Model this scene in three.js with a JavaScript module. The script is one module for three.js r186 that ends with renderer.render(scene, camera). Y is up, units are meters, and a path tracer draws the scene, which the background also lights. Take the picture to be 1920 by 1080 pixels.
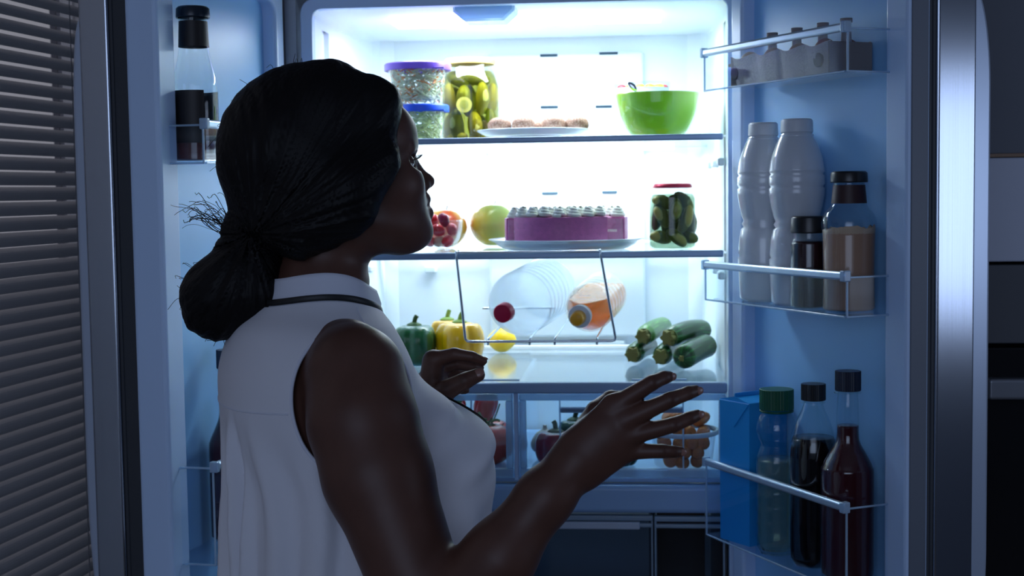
import * as THREE from 'three';
import { RoundedBoxGeometry } from 'three/addons/geometries/RoundedBoxGeometry.js';
import { RectAreaLightUniformsLib } from 'three/addons/lights/RectAreaLightUniformsLib.js';
import { mergeGeometries, toCreasedNormals, mergeVertices } from 'three/addons/utils/BufferGeometryUtils.js';
import { ImprovedNoise } from 'three/addons/math/ImprovedNoise.js';

// ---------------------------------------------------------------- camera, sky, lights, exposure
const scene = new THREE.Scene();
scene.background = new THREE.Color().setRGB(0.30, 0.29, 0.32);            // late dusk outside the window with the blind
const F = 2600, PITCH = Math.atan(180 / F), YAW = THREE.MathUtils.degToRad(5.05), ROLL = -0.0143;
const camera = new THREE.PerspectiveCamera(2 * THREE.MathUtils.radToDeg(Math.atan(540 / F)), 16 / 9, 0.05, 60);
camera.position.set(0.203, 1.45, 2.48);
camera.rotation.set(-PITCH, YAW, ROLL, 'YXZ');
camera.focus = 1.78; camera.userData.fStop = 9;
camera.updateMatrixWorld(true);
const renderer = new THREE.WebGLRenderer({ antialias: true });
renderer.toneMapping = THREE.LinearToneMapping;
renderer.toneMappingExposure = 1.0;
renderer.shadowMap.enabled = true;
RectAreaLightUniformsLib.init();
const ICE = [0.80, 0.915, 1.0];                                             // the refrigerator's cold white
const FILL_BLUE = [0.56, 0.70, 1.0];                                            // blue of the added fill lights and panes
function areaLight(name, rgb, intensity, w, h, pos, target) {
  const l = new THREE.RectAreaLight(new THREE.Color().setRGB(...rgb), intensity, w, h);
  l.name = name; l.position.set(...pos); l.lookAt(...target); scene.add(l); return l;
}
areaLight('ceiling_led', ICE, 36, 0.50, 0.10, [0, 1.772, -0.22], [0, 0, -0.26]);
areaLight('added_shelf_fill', ICE, 50, 0.56, 0.03, [0, 1.532, -0.50], [0, 1.0, -0.50]);  // added under the shelf to burn out the back wall
areaLight('added_rear_fill', FILL_BLUE, 1.5, 2.2, 1.5, [-0.3, 1.75, 4.36], [-0.3, 1.75, 0]);  // added soft fill from behind the camera, no known window
areaLight('side_studio_fill', FILL_BLUE, 1.9, 0.9, 0.66, [2.27, 1.42, 1.15], [0, 1.42, 1.15]);  // stands in for an unseen soft studio light at the side

// ---------------------------------------------------------------- helpers
const V = (x, y, z) => new THREE.Vector3(x, y, z);
const rad = THREE.MathUtils.degToRad;
function rng(seed) { let a = seed >>> 0; return () => { a = (a + 0x6D2B79F5) | 0; let t = Math.imul(a ^ (a >>> 15), 1 | a); t = (t + Math.imul(t ^ (t >>> 7), 61 | t)) ^ t; return ((t ^ (t >>> 14)) >>> 0) / 4294967296; }; }
const perlin = new ImprovedNoise();
const noise = (x, y, z) => perlin.noise(x + 31.7, y + 11.3, z + 7.9);
// where the photograph shows a point: a ray from the lens, met with a real plane of the room
const lens = V(0.203, 1.45, 2.48), lensQ = new THREE.Quaternion().setFromEuler(new THREE.Euler(-PITCH, YAW, ROLL, 'YXZ'));
const ray = (px, py) => V((px - 960) / F, -(py - 540) / F, -1).applyQuaternion(lensQ);
const onZ = (px, py, z) => { const r = ray(px, py); return lens.clone().addScaledVector(r, (z - lens.z) / r.z); };
const onY = (px, py, y) => { const r = ray(px, py); return lens.clone().addScaledVector(r, (y - lens.y) / r.y); };
const onPlane = (px, py, p, n) => { const r = ray(px, py); return lens.clone().addScaledVector(r, p.clone().sub(lens).dot(n) / r.dot(n)); };
const atDepth = (px, py, d) => lens.clone().addScaledVector(ray(px, py), d);

const used = new Map();
function numbered(name) { const n = used.get(name) ?? 0; used.set(name, n + 1); return n ? `${name}_${String(n).padStart(3, '0')}` : name; }
function tag(o, label, category, group, kind) {
  if (label) o.userData.label = label; if (category) o.userData.category = category;
  if (group) o.userData.group = group; if (kind) o.userData.kind = kind; return o;
}
function thing(name, label, category, pos = [0, 0, 0], turn = 0, group) {
  const o = new THREE.Group(); o.name = numbered(name); o.position.set(...pos); o.rotation.y = turn; scene.add(o);
  return tag(o, label, category, group);
}
function mesh(name, geo, mat, parent, label) {
  const m = new THREE.Mesh(geo, mat); m.name = parent ? name : numbered(name); m.castShadow = m.receiveShadow = true;
  (parent ?? scene).add(m); if (label) m.userData.label = label; return m;
}
function struct(name, geo, mat) { const m = mesh(name, geo, mat); m.userData.kind = 'structure'; return m; }
function merge(list) {
  const gs = list.map((g) => { const h = g.index ? g.toNonIndexed() : g; for (const k of Object.keys(h.attributes)) if (!['position', 'normal', 'uv'].includes(k)) h.deleteAttribute(k); return h; });
  return mergeGeometries(gs);
}
const box = (w, h, d, x = 0, y = 0, z = 0, r = 0.003) => {
  const g = r > 0 ? new RoundedBoxGeometry(w, h, d, 2, Math.min(r, w * 0.49, h * 0.49, d * 0.49)) : new THREE.BoxGeometry(w, h, d);
  return g.translate(x, y, z);
};
const lathe = (pts, seg = 48) => new THREE.LatheGeometry(pts.map(([r, y]) => new THREE.Vector2(r, y)), seg);
function smoothProfile(pts, n = 40) { return new THREE.SplineCurve(pts.map(([r, y]) => new THREE.Vector2(r, y))).getPoints(n).map((p) => [Math.max(0, p.x), p.y]); }
const tube = (pts, r, seg = 24, rs = 8, tension = 0.5) => new THREE.TubeGeometry(new THREE.CatmullRomCurve3(pts, false, 'catmullrom', tension), seg, r, rs, false);
function rod(a, b, r, rs = 10) { const d = b.clone().sub(a), L = d.length(); const g = new THREE.CylinderGeometry(r, r, L, rs); g.applyQuaternion(new THREE.Quaternion().setFromUnitVectors(V(0, 1, 0), d.normalize())); const m = a.clone().add(b).multiplyScalar(0.5); return g.translate(m.x, m.y, m.z); }
function bentRod(pts, r, bend = 0.012, seg = 120) {                        // a wire with rounded corners
  const path = new THREE.CurvePath();
  let from = pts[0];
  for (let i = 1; i < pts.length; i++) {
    if (i === pts.length - 1) { path.add(new THREE.LineCurve3(from, pts[i])); break; }
    const c = pts[i], a = c.clone().add(from.clone().sub(c).setLength(bend)), b = c.clone().add(pts[i + 1].clone().sub(c).setLength(bend));
    path.add(new THREE.LineCurve3(from, a)); path.add(new THREE.QuadraticBezierCurve3(a, c, b)); from = b;
  }
  return new THREE.TubeGeometry(path, seg, r, 10, false);
}
function roundRect(x0, y0, x1, y1, r, shape = new THREE.Shape()) {
  shape.moveTo(x0 + r, y0); shape.lineTo(x1 - r, y0); shape.quadraticCurveTo(x1, y0, x1, y0 + r); shape.lineTo(x1, y1 - r); shape.quadraticCurveTo(x1, y1, x1 - r, y1);
  shape.lineTo(x0 + r, y1); shape.quadraticCurveTo(x0, y1, x0, y1 - r); shape.lineTo(x0, y0 + r); shape.quadraticCurveTo(x0, y0, x0 + r, y0); return shape;
}
function mirrorZ(g) { const h = g.index ? g.toNonIndexed() : g; h.scale(1, 1, -1); for (const k of Object.keys(h.attributes)) { const a = h.attributes[k], n = a.itemSize; for (let t = 0; t < a.count; t += 3) for (let c = 0; c < n; c++) { const i = (t + 1) * n + c, j = (t + 2) * n + c, s = a.array[i]; a.array[i] = a.array[j]; a.array[j] = s; } } return h; }
function colourBy(g, f) { const p = g.attributes.position, c = new Float32Array(p.count * 3); const v = V(0, 0, 0); for (let i = 0; i < p.count; i++) { v.fromBufferAttribute(p, i); const q = f(v, i); c.set(q, i * 3); } g.setAttribute('color', new THREE.BufferAttribute(c, 3)); return g; }
function displace(g, f) { const p = g.attributes.position, v = V(0, 0, 0); for (let i = 0; i < p.count; i++) { v.fromBufferAttribute(p, i); f(v); p.setXYZ(i, v.x, v.y, v.z); } g.computeVertexNormals(); return g; }
function dataTexture(w, h, f, srgb = false) {
  const a = new Uint8Array(w * h * 4);
  for (let y = 0; y < h; y++) for (let x = 0; x < w; x++) { const c = f(x / w, y / h, x, y), i = (y * w + x) * 4; a[i] = c[0] * 255; a[i + 1] = c[1] * 255; a[i + 2] = c[2] * 255; a[i + 3] = 255; }
  const t = new THREE.DataTexture(a, w, h); t.magFilter = t.minFilter = THREE.LinearFilter; t.wrapS = t.wrapT = THREE.RepeatWrapping; if (srgb) t.colorSpace = THREE.SRGBColorSpace; t.needsUpdate = true; return t;
}
// ---------------------------------------------------------------- materials
const lin = (r, g, b) => new THREE.Color().setRGB(r, g, b);
const std = (c, rough = 0.5, more = {}) => new THREE.MeshStandardMaterial({ color: lin(...c), roughness: rough, side: THREE.DoubleSide, ...more });
const phys = (c, rough, more = {}) => new THREE.MeshPhysicalMaterial({ color: lin(...c), roughness: rough, side: THREE.DoubleSide, ...more });
const pane = (c = [0.95, 0.98, 1], rough = 0.02, ior = 1.5) => phys(c, rough, { transmission: 1, thickness: 0, ior });
const rBrush = rng(5), brushRows = Array.from({ length: 512 }, () => rBrush());
const brushTex = dataTexture(512, 512, (u, v, x, y) => { const s = 0.5 + 0.35 * (brushRows[x] - 0.5) + 0.25 * noise(x * 0.5, y * 0.012, 3) + 0.1 * noise(x * 0.07, y * 0.01, 8); return [s, s, s]; });
const M = {
  liner: std([0.80, 0.88, 0.94], 0.38),
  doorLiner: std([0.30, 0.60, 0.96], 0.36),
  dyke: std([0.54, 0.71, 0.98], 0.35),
  gasket: std([0.035, 0.04, 0.05], 0.6),
  steel: phys([0.47, 0.51, 0.58], 0.20, { metalness: 1, anisotropy: 0.3, anisotropyRotation: 0, bumpMap: brushTex, bumpScale: 0.00006 }),
  handle: std([0.50, 0.58, 0.72], 0.3, { metalness: 0.35 }),
  case: std([0.30, 0.34, 0.40], 0.4, { metalness: 0.3 }),
  bin: pane([0.95, 0.98, 1], 0.02, 1.2),
  rail: std([0.55, 0.68, 0.82], 0.32, { metalness: 0.55 }),
  shelfGlass: pane([0.965, 0.99, 0.99], 0.015),
  shelfTrim: std([0.30, 0.42, 0.60], 0.35, { metalness: 0.2 }),
  shelfEdge: phys([0.35, 0.75, 0.72], 0.1, { transmission: 0.7, thickness: 0 }),
  chrome: std([0.72, 0.78, 0.84], 0.14, { metalness: 1 }),
  drawer: pane([0.92, 0.97, 1], 0.02),
  drawerFrame: phys([0.62, 0.78, 0.92], 0.18, { transmission: 0.55, thickness: 0 }),
  glow: std([0.9, 0.95, 1], 0.5, { emissive: lin(...ICE), emissiveIntensity: 2.4 }),
  vent: std([0.03, 0.07, 0.11], 0.8),
  black: std([0.012, 0.012, 0.015], 0.32),
  white: std([0.80, 0.82, 0.84], 0.35),
  glass: pane([0.97, 0.99, 1], 0.01),
  china: std([0.72, 0.84, 0.93], 0.18),
};
// ---------------------------------------------------------------- the room
const wallPaint = std([0.26, 0.28, 0.33], 0.85), darkPaint = std([0.16, 0.17, 0.21], 0.85);
struct('floor', box(3.6, 0.1, 6.4, 0.6, -0.05, 1.4, 0), std([0.12, 0.10, 0.09], 0.45));
struct('ceiling', box(3.6, 0.1, 6.4, 0.6, 2.65, 1.4, 0), std([0.5, 0.5, 0.52], 0.9));
struct('wall_back', box(3.6, 2.7, 0.12, 0.6, 1.3, -0.86, 0), darkPaint);
// wall_front (behind the camera) and wall_right open for the added fill panes, wall_left has the window with the blind
function wallWithOpening(name, len, x0, x1, y0, y1, mat, place) {
  const s = new THREE.Shape(); s.moveTo(0, 0); s.lineTo(len, 0); s.lineTo(len, 2.6); s.lineTo(0, 2.6); s.lineTo(0, 0);
  const h = new THREE.Path(); h.moveTo(x0, y0); h.lineTo(x0, y1); h.lineTo(x1, y1); h.lineTo(x1, y0); h.lineTo(x0, y0); s.holes.push(h);
  const g = new THREE.ExtrudeGeometry(s, { depth: 0.12, bevelEnabled: false }); place(g); return struct(name, g, mat);
}
wallWithOpening('wall_front', 3.6, 0.4, 2.6, 1.0, 2.5, wallPaint, (g) => g.translate(-1.2, 0, 4.38));
wallWithOpening('wall_right', 6.4, 3.05, 3.95, 1.09, 1.75, wallPaint, (g) => g.rotateY(Math.PI / 2).translate(2.30, 0, 4.6));
const LEFT = rad(5.5);                                                     // wall_left runs a little askew
const leftPlace = (g) => g.rotateY(Math.PI / 2 - LEFT).translate(-1.25 - 0.13, 0, 4.5);
wallWithOpening('wall_left', 5.6, 2.3, 4.72, 0.55, 2.35, darkPaint, leftPlace);
function openingFrame(n, w, h, place) {
  const t = new THREE.Group(); t.name = n; t.userData.kind = 'structure'; scene.add(t); place(t);
  const fr = std([0.55, 0.57, 0.62], 0.5);
  const b = 0.05;
  mesh('opening_frame', merge([box(w, b, 0.06, 0, h / 2 - b / 2), box(w, b, 0.06, 0, -h / 2 + b / 2), box(b, h - 2 * b, 0.06, -w / 2 + b / 2), box(b, h - 2 * b, 0.06, w / 2 - b / 2)]), fr, t);
  return t;
}
function glowPane(t, w, h, rgb, k) { mesh('opening_pane', box(w, h, 0.012, 0, 0, 0, 0.002), std([0.6, 0.65, 0.7], 0.4, { emissive: lin(...rgb), emissiveIntensity: k }), t); }  // glowing pane for the added fill lights
const w1 = openingFrame('added_fill_window_1', 2.2, 1.5, (t) => t.position.set(0.3, 1.75, 4.44)); w1.position.x = -1.2 + 1.5; glowPane(w1, 2.1, 1.4, FILL_BLUE, 0.5);  // unseen, added for frontal fill and framed like a window
const w2 = openingFrame('added_fill_window_2', 0.9, 0.66, (t) => { t.position.set(2.36, 1.42, 1.1); t.rotation.y = Math.PI / 2; }); glowPane(w2, 0.8, 0.56, FILL_BLUE, 0.9);  // added in place of a studio light, framed like a window
{
  const dir = V(Math.sin(LEFT), 0, -Math.cos(LEFT)), base = V(-1.38, 0, 4.5);
  const c = base.clone().addScaledVector(dir, 3.51).add(V(0.06, 1.45, 0));
  const w3 = openingFrame('window_3', 2.42, 1.8, (t) => { t.position.copy(c); t.rotation.y = Math.PI / 2 - LEFT; });
  mesh('opening_pane', box(2.32, 1.7, 0.006, 0, 0, 0, 0), pane([0.9, 0.92, 0.95], 0.02), w3);
}
// the venetian blind hanging on the room side of that window
{
  const dir = V(Math.sin(LEFT), 0, -Math.cos(LEFT)), base = V(-1.25, 0, 4.5);
  const blindLen = 2.5, mid = base.clone().addScaledVector(dir, 3.45);
  const t = thing('venetian_blind', 'grey venetian blind with many narrow tilted slats over the dark window', 'blind', [mid.x + 0.045, 0, mid.z], Math.PI / 2 - LEFT);
  const slatMat = std([0.58, 0.58, 0.60], 0.38), R = 0.019, half = 0.0145;
  const prof = []; for (let i = 0; i <= 8; i++) { const a = (i / 8 - 0.5) * 2 * Math.asin(half / R); prof.push([R * Math.sin(a), R * Math.cos(a) - R]); }
  const s = new THREE.Shape(); prof.forEach(([x, y], i) => (i ? s.lineTo(x, y) : s.moveTo(x, y))); [...prof].reverse().forEach(([x, y]) => s.lineTo(x, y - 0.0007));
  const slat = new THREE.ExtrudeGeometry(s, { depth: blindLen, bevelEnabled: false }).translate(0, 0, -blindLen / 2).rotateY(-Math.PI / 2);
  // local z points into the room: the room edge hangs low
  const tilt = rad(50);
  const pitch = 0.0248; let k = 0;
  for (let y = 0.62; y < 2.34; y += pitch) { const m = mesh('slat', slat, slatMat, t); m.position.set(0, y, 0); m.rotation.x = tilt; k++; }
  const cord = std([0.16, 0.16, 0.18], 0.8);
  for (const u of [-0.95, -0.35, 0.25, 0.62, 0.95]) { for (const z of [-0.013, 0.014]) mesh('ladder_cord', new THREE.CylinderGeometry(0.0011, 0.0011, 1.76, 6).translate(u, 1.48, z), cord, t); }
  mesh('head_rail', box(blindLen, 0.035, 0.04, 0, 2.37, 0, 0.004), slatMat, t);
  mesh('bottom_rail', box(blindLen, 0.014, 0.026, 0, 0.60, 0, 0.004), slatMat, t);
}
// the tall kitchen unit to the right of the refrigerator
{
  const t = thing('kitchen_cabinet', 'tall kitchen unit with pale panel and built-in dark oven beside the refrigerator', 'cabinet', [1.12, 0, -0.36]);
  const paint = std([0.52, 0.55, 0.66], 0.5), wood = std([0.28, 0.18, 0.12], 0.5), oven = std([0.012, 0.012, 0.014], 0.15), grey = std([0.09, 0.095, 0.11], 0.4);
  mesh('side_panel', box(0.02, 2.2, 0.7, -0.32, 1.1, -0.06), grey, t); mesh('side_panel', box(0.02, 2.2, 0.7, 0.32, 1.1, -0.06), grey, t);
  const y = (py) => onZ(1900, py, 0).y;
  mesh('upper_door', box(0.61, 2.2 - y(288), 0.02, 0, (2.2 + y(288)) / 2, 0.28), std([0.13, 0.14, 0.17], 0.6), t, 'dark grey upper panel');
  mesh('wood_edge', box(0.61, y(286) - y(293), 0.03, 0, y(289.5), 0.285, 0.001), wood, t, 'thin wooden edge strip');
  mesh('door', box(0.61, y(294) - y(494), 0.02, 0, (y(294) + y(494)) / 2, 0.29), paint, t, 'pale blue grey cabinet front');
  mesh('microwave', box(0.61, y(500) - y(652), 0.02, 0, (y(500) + y(652)) / 2, 0.285), grey, t, 'dark grey appliance front');
  const ov = mesh('oven_door', box(0.61, y(660) - y(1100), 0.02, 0, (y(660) + y(1100)) / 2, 0.285), oven, t, 'black glass oven front');
  mesh('oven_handle', box(0.58, y(716) - y(756), 0.03, 0, y(736), 0.31, 0.006), std([0.35, 0.37, 0.42], 0.3, { metalness: 0.7 }), ov, 'grey metal bar');
  mesh('lower_door', box(0.61, y(1110) - 0.08, 0.02, 0, (y(1110) + 0.08) / 2, 0.285), paint, t);
  mesh('back_panel', box(0.62, 2.2, 0.02, 0, 1.1, -0.4), grey, t);
}
// ---------------------------------------------------------------- the refrigerator
const SH1 = 1.5465, SH2 = 1.3395, SH3 = 1.1045;                             // tops of the three glass shelves
const fridge = thing('refrigerator', 'open double-door refrigerator with white lit interior and glass shelves', 'refrigerator');
{
  // liner: one moulded cross-section (with a groove in each side wall), and ceiling, floor
  const X = 0.3715, B = -0.58, T = 0.4;
  const s = new THREE.Shape();
  const inner = [[-X, 0], [-X, -0.085], [-X - 0.008, -0.092], [-X - 0.008, -0.135], [-X, -0.142], [-X + 0.004, -0.40], [-X + 0.010, B + 0.05], [-X + 0.022, B + 0.018], [-X + 0.05, B]];
  s.moveTo(-T, 0); inner.forEach(([x, z]) => s.lineTo(x, -z)); [...inner].reverse().forEach(([x, z]) => s.lineTo(-x, -z)); s.lineTo(T, 0); s.lineTo(T, 0.62); s.lineTo(-T, 0.62); s.lineTo(-T, 0);
  const walls = new THREE.ExtrudeGeometry(s, { depth: 1.46, bevelEnabled: false }).rotateX(-Math.PI / 2).translate(0, 0.34, 0);
  mesh('liner_wall', walls, M.liner, fridge);
  const top = box(0.745, 0.06, 0.58, 0, 1.815, -0.29, 0.002);
  const corner = (sx) => { const c = new THREE.Shape(); const r = 0.03; c.moveTo(0, 0); c.lineTo(r, 0); c.quadraticCurveTo(0, 0, 0, -r); c.lineTo(0, 0); const g = new THREE.ExtrudeGeometry(c, { depth: 0.575, bevelEnabled: false }).translate(-X, 1.785, -0.575); return sx > 0 ? g : g.rotateY(Math.PI).translate(0, 0, -0.575); };
  mesh('liner_ceiling', merge([top, corner(1), corner(-1)]), M.liner, fridge);
  mesh('liner_floor', box(0.745, 0.06, 0.58, 0, 0.37, -0.29, 0.002), M.liner, fridge);
  // case
  const fr = new THREE.Shape(); fr.moveTo(-0.42, 0.04); fr.lineTo(0.42, 0.04); fr.lineTo(0.42, 1.87); fr.lineTo(-0.42, 1.87); fr.lineTo(-0.42, 0.04);
  const hole = roundRect(-0.389, 0.33, 0.389, 1.80, 0.03, new THREE.Path()); fr.holes.push(hole);
  mesh('front_frame', new THREE.ExtrudeGeometry(fr, { depth: 0.03, bevelEnabled: false }).translate(0, 0, -0.03), M.case, fridge, 'grey steel frame around the opening');
  const lip = roundRect(-0.389, 0.33, 0.389, 1.80, 0.03); lip.holes.push(roundRect(-0.3715, 0.345, 0.3715, 1.7845, 0.022, new THREE.Path()));
  mesh('liner_lip', new THREE.ExtrudeGeometry(lip, { depth: 0.02, bevelEnabled: true, bevelSize: 0.002, bevelThickness: 0.002, bevelSegments: 2 }).translate(0, 0, -0.018), M.dyke, fridge);
  mesh('case', merge([box(0.018, 1.83, 0.62, -0.411, 0.955, -0.34), box(0.018, 1.83, 0.62, 0.411, 0.955, -0.34), box(0.84, 0.02, 0.62, 0, 1.86, -0.34), box(0.84, 0.03, 0.62, 0, 0.055, -0.34), box(0.84, 1.83, 0.012, 0, 0.955, -0.65)]), M.case, fridge);
  for (const [x, z] of [[-0.36, -0.08], [0.36, -0.08], [-0.36, -0.58], [0.36, -0.58]]) mesh('foot', new THREE.CylinderGeometry(0.02, 0.024, 0.042, 16).translate(x, 0.021, z), M.black, fridge);
  // raised duct panel on the back with its air slots
  const p0 = onZ(915, 200, B).x, p1 = onZ(1207, 200, B).x;
  const duct = mesh('duct_panel', merge([box(p1 - p0, 0.62, 0.02, (p0 + p1) / 2, 1.44, B + 0.008, 0.006), box((p1 - p0) * 0.62, 0.20, 0.014, (p0 + p1) / 2 + 0.02, 1.02, B + 0.006, 0.004)]), M.liner, fridge);
  for (const [px, py, w] of [[1029, 104, 32], [1141, 100, 34], [1030, 201, 32], [1132, 200, 30], [1031, 362, 30], [1143, 360, 28], [1152, 539, 26]]) {
    const c = onZ(px, py, B + 0.018); mesh('air_slot', box(w / F * 3.06, 0.0055, 0.012, c.x, c.y, c.z - 0.003, 0.001), M.vent, duct);
  }
  for (const [px, py] of [[808, 505]]) { const c = onZ(px, py, B + 0.01); mesh('shelf_bracket', box(0.025, 0.016, 0.03, c.x, c.y, c.z, 0.004), M.liner, fridge); }
  for (const z of [-0.47, -0.30, -0.12]) for (const y of [1.29, 1.50]) { const b = box(0.014, 0.014, 0.05, -X + 0.007, y, z, 0.004), c = box(0.014, 0.014, 0.05, X - 0.007, y, z, 0.004); mesh('shelf_bracket', b, M.liner, fridge); mesh('shelf_bracket', c, M.liner, fridge); }
  // ceiling lamp panel and an added fill strip
  mesh('led_panel', box(0.52, 0.012, 0.11, 0, 1.7815, -0.22, 0.003), M.glow, fridge, 'glowing white panel');
  mesh('added_glow_strip', box(0.58, 0.005, 0.034, 0, 1.5375, -0.50, 0.002), M.glow, fridge, 'added glowing strip under the shelf to whiten the back wall');  // glowing body of the added fill light, not a known lamp
  // faceted lamp housing hanging at the front of the ceiling
  const hs = new THREE.Shape(); [[-0.052, 0], [-0.052, -0.008], [-0.034, -0.024], [0.034, -0.024], [0.052, -0.008], [0.052, 0]].forEach(([x, y], i) => (i ? hs.lineTo(x, y) : hs.moveTo(x, y)));
  const lc = onZ(908, 4, -0.05);
  mesh('lamp_cover', new THREE.ExtrudeGeometry(hs, { depth: 0.07, bevelEnabled: true, bevelSize: 0.004, bevelThickness: 0.008, bevelSegments: 1 }).translate(lc.x, 1.787, -0.11), phys([0.45, 0.62, 0.82], 0.12, { transmission: 0.55, thickness: 0 }), fridge, 'clear faceted lamp cover');
}
// shelves
function shelf(y, z0, z1, trimH, name = 'shelf') {
  const g = mesh(name, box(0.735, 0.005, z1 - z0, 0, y - 0.0025, (z0 + z1) / 2, 0.0015), M.shelfGlass, fridge, 'clear glass shelf');
  mesh('shelf_trim', box(0.728, trimH, 0.012, -0.002, y - trimH / 2 + 0.002, z1 + 0.004, 0.003), M.shelfTrim, g, 'blue grey front trim');
  mesh('shelf_rear_trim', box(0.735, 0.008, 0.012, 0, y - 0.002, z0 - 0.004, 0.003), M.liner, g);
  return g;
}
shelf(SH1, -0.53, -0.02, 0.011); shelf(SH2, -0.53, -0.02, 0.0125);
{ // the lowest shelf is the wide cover of the drawers
  const g = mesh('shelf', box(0.735, 0.006, 0.53, 0, SH3 - 0.003, -0.285, 0.002), phys([0.92, 0.965, 0.98], 0.08, { transmission: 0.93, thickness: 0 }), fridge, 'pale glass shelf above the drawers');
  mesh('shelf_trim', box(0.735, 0.020, 0.014, 0, SH3 - 0.010, -0.013, 0.004), std([0.30, 0.42, 0.62], 0.35), g, 'blue grey front trim');
  mesh('shelf_rear_trim', box(0.735, 0.010, 0.012, 0, SH3 + 0.003, -0.556, 0.003), M.white, g);
  for (const [px, w] of [[940, 0.075], [1235, 0.10]]) { const c = onY(px, 706, SH3 + 0.001); mesh('finger_slot', box(w, 0.002, 0.012, c.x, SH3 + 0.0005, -0.045, 0.0008), std([0.16, 0.3, 0.5], 0.4), g); }
}
// crisper drawers: clear fronts with a thick frame
const DY0 = 0.928, DY1 = 1.083;
function crisper(x0, x1, seams) {
  const w = x1 - x0, cx = (x0 + x1) / 2, h = DY1 - DY0, cy = (DY0 + DY1) / 2, t = 0.004;
  const g = mesh('crisper_drawer', merge([box(w, h, t, cx, cy, -0.03, 0.001), box(t, h, 0.46, x0 + t / 2, cy, -0.26, 0.001), box(t, h, 0.46, x1 - t / 2, cy, -0.26, 0.001), box(w, t, 0.46, cx, DY0 + t / 2, -0.26, 0.001)]), M.drawer, fridge, 'clear plastic drawer');
  const b = 0.013;
  mesh('drawer_frame', merge([box(w, b, 0.012, cx, DY1 - b / 2, -0.024), box(w, b * 1.3, 0.012, cx, DY0 + b * 0.65, -0.024), box(b, h - 2.3 * b, 0.012, x0 + b / 2, cy + 0.002, -0.024), box(b, h - 2.3 * b, 0.012, x1 - b / 2, cy + 0.002, -0.024)]), M.drawerFrame, g);
  const sx = seams.map((p) => onZ(p, 800, -0.024).x);
  for (const x of sx) mesh('drawer_rib', box(0.003, h - 0.02, 0.006, x, cy, -0.026, 0.001), M.drawerFrame, g);
  mesh('drawer_handle', box(sx[1] - sx[0], 0.0105, 0.012, (sx[0] + sx[1]) / 2, onZ(1100, 769, -0.03).y, -0.034, 0.003), M.shelfTrim, g, 'grey handle lip');
}
const cL = onZ(962, 800, -0.024).x, cR = onZ(974, 800, -0.024).x;
crisper(-0.365, cL, [662, 884]); crisper(cR, 0.366, [1050, 1281]);
mesh('drawer_divider', box(0.008, 0.165, 0.50, (cL + cR) / 2, 1.005, -0.27, 0.002), M.dyke, fridge);
{ // below the crispers: a wide ledge, then the clear fronts of the lower drawers
  const y = (py, z = -0.02) => onZ(1120, py, z).y;
  mesh('drawer_ledge', merge([box(0.735, 0.008, 0.52, 0, DY0 - 0.006, -0.29, 0.002), box(0.735, y(909) - y(962), 0.03, 0, (y(909) + y(962)) / 2, -0.03, 0.01)]), std([0.34, 0.52, 0.78], 0.35), fridge, 'blue ledge under the clear drawers');
  const x1 = onZ(1225, 1000, -0.02).x, top = y(968);
  const lower = (a, b, zf, withBar) => {
    const w = b - a, c = (a + b) / 2, h = top - 0.62;
    const g = mesh('lower_drawer', box(w, h, 0.004, c, (top + 0.62) / 2, zf, 0.001), pane([0.45, 0.52, 0.62], 0.06), fridge, 'dark clear lower drawer');
    mesh('drawer_frame', merge([box(w, 0.010, 0.014, c, top - 0.005, zf + 0.002), box(w, 0.008, 0.010, c, top - 0.019, zf + 0.001), box(0.004, h, 0.01, a + 0.002, (top + 0.62) / 2, zf), box(0.004, h, 0.01, b - 0.002, (top + 0.62) / 2, zf)]), M.drawerFrame, g);
    if (withBar) mesh('drawer_handle', box(w * 0.92, 0.014, 0.01, c, y(987), zf + 0.006, 0.003), std([0.55, 0.60, 0.70], 0.4), g, 'pale handle bar');
    mesh('drawer_basket', merge([box(w, 0.004, 0.4, c, 0.622, zf - 0.21), box(0.004, h, 0.4, a + 0.002, (top + 0.62) / 2 - 0.03, zf - 0.21), box(0.004, h, 0.4, b - 0.002, (top + 0.62) / 2 - 0.03, zf - 0.21)]), std([0.10, 0.14, 0.2], 0.5), g);
  };
  lower(-0.365, x1, -0.035, true); lower(x1 + 0.002, 0.364, -0.03, false);
}
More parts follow.
